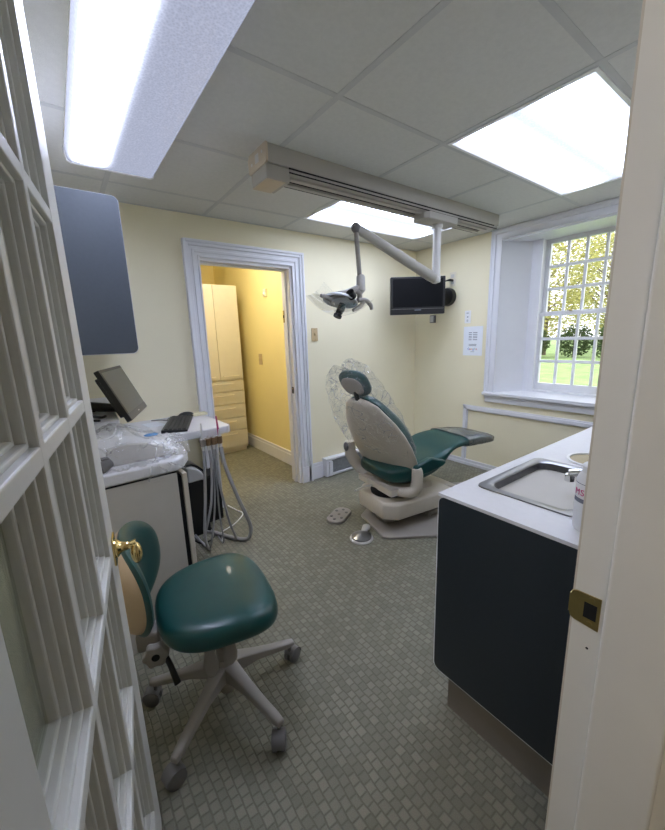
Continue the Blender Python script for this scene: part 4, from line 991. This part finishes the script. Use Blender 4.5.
# ------------------------------------------------------------------ outdoors
b = MB(); b.add([(XO+.01, -45, -.65), (90, -60, -.2), (90, 70, -.2), (XO+.01, 50, -.65)], [(0, 1, 2, 3)]); g = b.build('ground', GRASS, smooth=False); struct(g, 'green lawn outside the window', 'lawn')
def tree(x, y, h, r, trunk, n, lm, lb, lz=.35, leaf=.28):
    t = thing('tree', lb, 'tree', (x, y, -.62), 0, 'trees beyond the lawn')
    m = MB(); m.tube([(0, 0, -.1), (.1, 0, h*.4), (0, .15, h*.75)], [trunk, trunk*.8, trunk*.4], 8)
    for i in range(9):
        a = i*2.4; z0 = h*(.25+.05*i); m.tube([(0, 0, z0), (r*.45*math.cos(a), r*.45*math.sin(a), z0+h*.13), (r*.75*math.cos(a+.2), r*.75*math.sin(a+.2), z0+h*.25)], [trunk*.3, trunk*.2, trunk*.08], 6)
    m.build('trunk', BARK, t)
    m = MB(); rd = random.Random(int(x*97+y*31))
    for i in range(n):
        a, cz = rd.uniform(0, 2*PI), rd.uniform(-1, 1); q = rd.uniform(.35, 1)**.6; rr = r*q*math.sqrt(max(0, 1-cz*cz))
        c = Vector((rr*math.cos(a), rr*math.sin(a), h*lz+(h*(1-lz))*(cz*q+1)/2)); s_ = leaf*rd.uniform(.6, 1.3)
        c += Vector((noise.noise(c*.5), noise.noise(c*.5+Vector((7, 0, 0))), 0))*r*.25
        d1 = Vector((rd.gauss(0, 1), rd.gauss(0, 1), rd.gauss(0, 1))).normalized(); x_, y_ = fr(d1)
        v = [m.bm.verts.new(c+x_*s_*p+y_*s_*q_) for p, q_ in ((-.5, 0), (0, -.28), (.5, 0), (0, .28))]; m.bm.faces.new(v)
    me = bpy.data.meshes.new('foliage'); m.bm.to_mesh(me); m.bm.free(); me.materials.append(lm)
    o = bpy.data.objects.new('foliage', me); COL.objects.link(o); o.parent = t
TREES = [(30, 13.2, 9.5, 3.0, .2, 6000, LEAFY, 'yellow green tree outside toward the left of the window', .12),
         (37, 11.46, 10.6, 3.2, .24, 6000, LEAFY, 'paler yellow tree outside toward the right of the window', .12),
         (42, 22.5, 12., 4.2, .3, 6000, LEAFG, 'tall green tree far outside leftmost in the window', .08),
         (44, 13.4, 13., 3.9, .3, 6000, LEAFG, 'tall green tree far outside rightmost in the window', .08)]
for a in TREES: tree(*a[:8], lz=a[8], leaf=.24)
for i, (x, y, r, lb) in enumerate([(27, 12.8, 1.25, 'dark shrub at the lawn edge leftmost in the window'), (28, 10.4, 1.1, 'dark shrub at the lawn edge between the two yellow trees'), (27, 8.0, 1.1, 'dark shrub at the lawn edge toward the right of the window')]):
    tree(x, y, 2.3, r, .06, 2200, LEAFD, lb, lz=.05, leaf=.16)

# ------------------------------------------------------------------ world, sun, camera
w = bpy.data.worlds.new('World'); SC.world = w; w.use_nodes = True
nt = w.node_tree; nt.nodes.clear()
bg = nt.nodes.new('ShaderNodeBackground'); sk_ = nt.nodes.new('ShaderNodeTexSky'); ou = nt.nodes.new('ShaderNodeOutputWorld')
sk_.sky_type = 'HOSEK_WILKIE'; sk_.turbidity = 6.; sk_.sun_direction = Vector((-.5, .6, .55)).normalized(); sk_.ground_albedo = .3
mxs = nt.nodes.new('ShaderNodeMixRGB'); mxs.inputs[0].default_value = .75; mxs.inputs[2].default_value = (1., 1.02, 1.06, 1)
nt.links.new(sk_.outputs[0], mxs.inputs[1]); nt.links.new(mxs.outputs[0], bg.inputs['Color'])
bg.inputs['Strength'].default_value = 2.2
nt.links.new(bg.outputs[0], ou.inputs['Surface'])
sl = bpy.data.lights.new('sun', 'SUN'); sl.energy = 2.6; sl.angle = .02; so_ = bpy.data.objects.new('sun', sl); COL.objects.link(so_)
so_.rotation_euler = Vector((.55, -.45, -.7)).to_track_quat('-Z', 'Y').to_euler()

cam = bpy.data.cameras.new('camera'); co = bpy.data.objects.new('camera', cam); COL.objects.link(co); SC.camera = co
cam.sensor_fit = 'HORIZONTAL'; cam.sensor_width = 36; cam.lens = 366.363449*36/665; cam.clip_start = .01; cam.clip_end = 500
r_, u_, f_ = (Vector((.80073653, -.59819426, -.03137898)), Vector((.14806586, .14689689, .97800706)), Vector((.58042874, .78777213, -.20619785)))
M = Matrix(((r_.x, u_.x, -f_.x, 0), (r_.y, u_.y, -f_.y, 0), (r_.z, u_.z, -f_.z, 1.30), (0, 0, 0, 1)))
co.matrix_world = M
vs = SC.view_settings; vs.view_transform = 'Standard'; vs.look = 'None'; vs.exposure = .85; vs.gamma = 1.; vs.use_curve_mapping = False
SC.cycles.use_denoising = True
SC.cycles.max_bounces = 10; SC.cycles.diffuse_bounces = 6; SC.cycles.transparent_max_bounces = 24; SC.cycles.sample_clamp_indirect = 6.
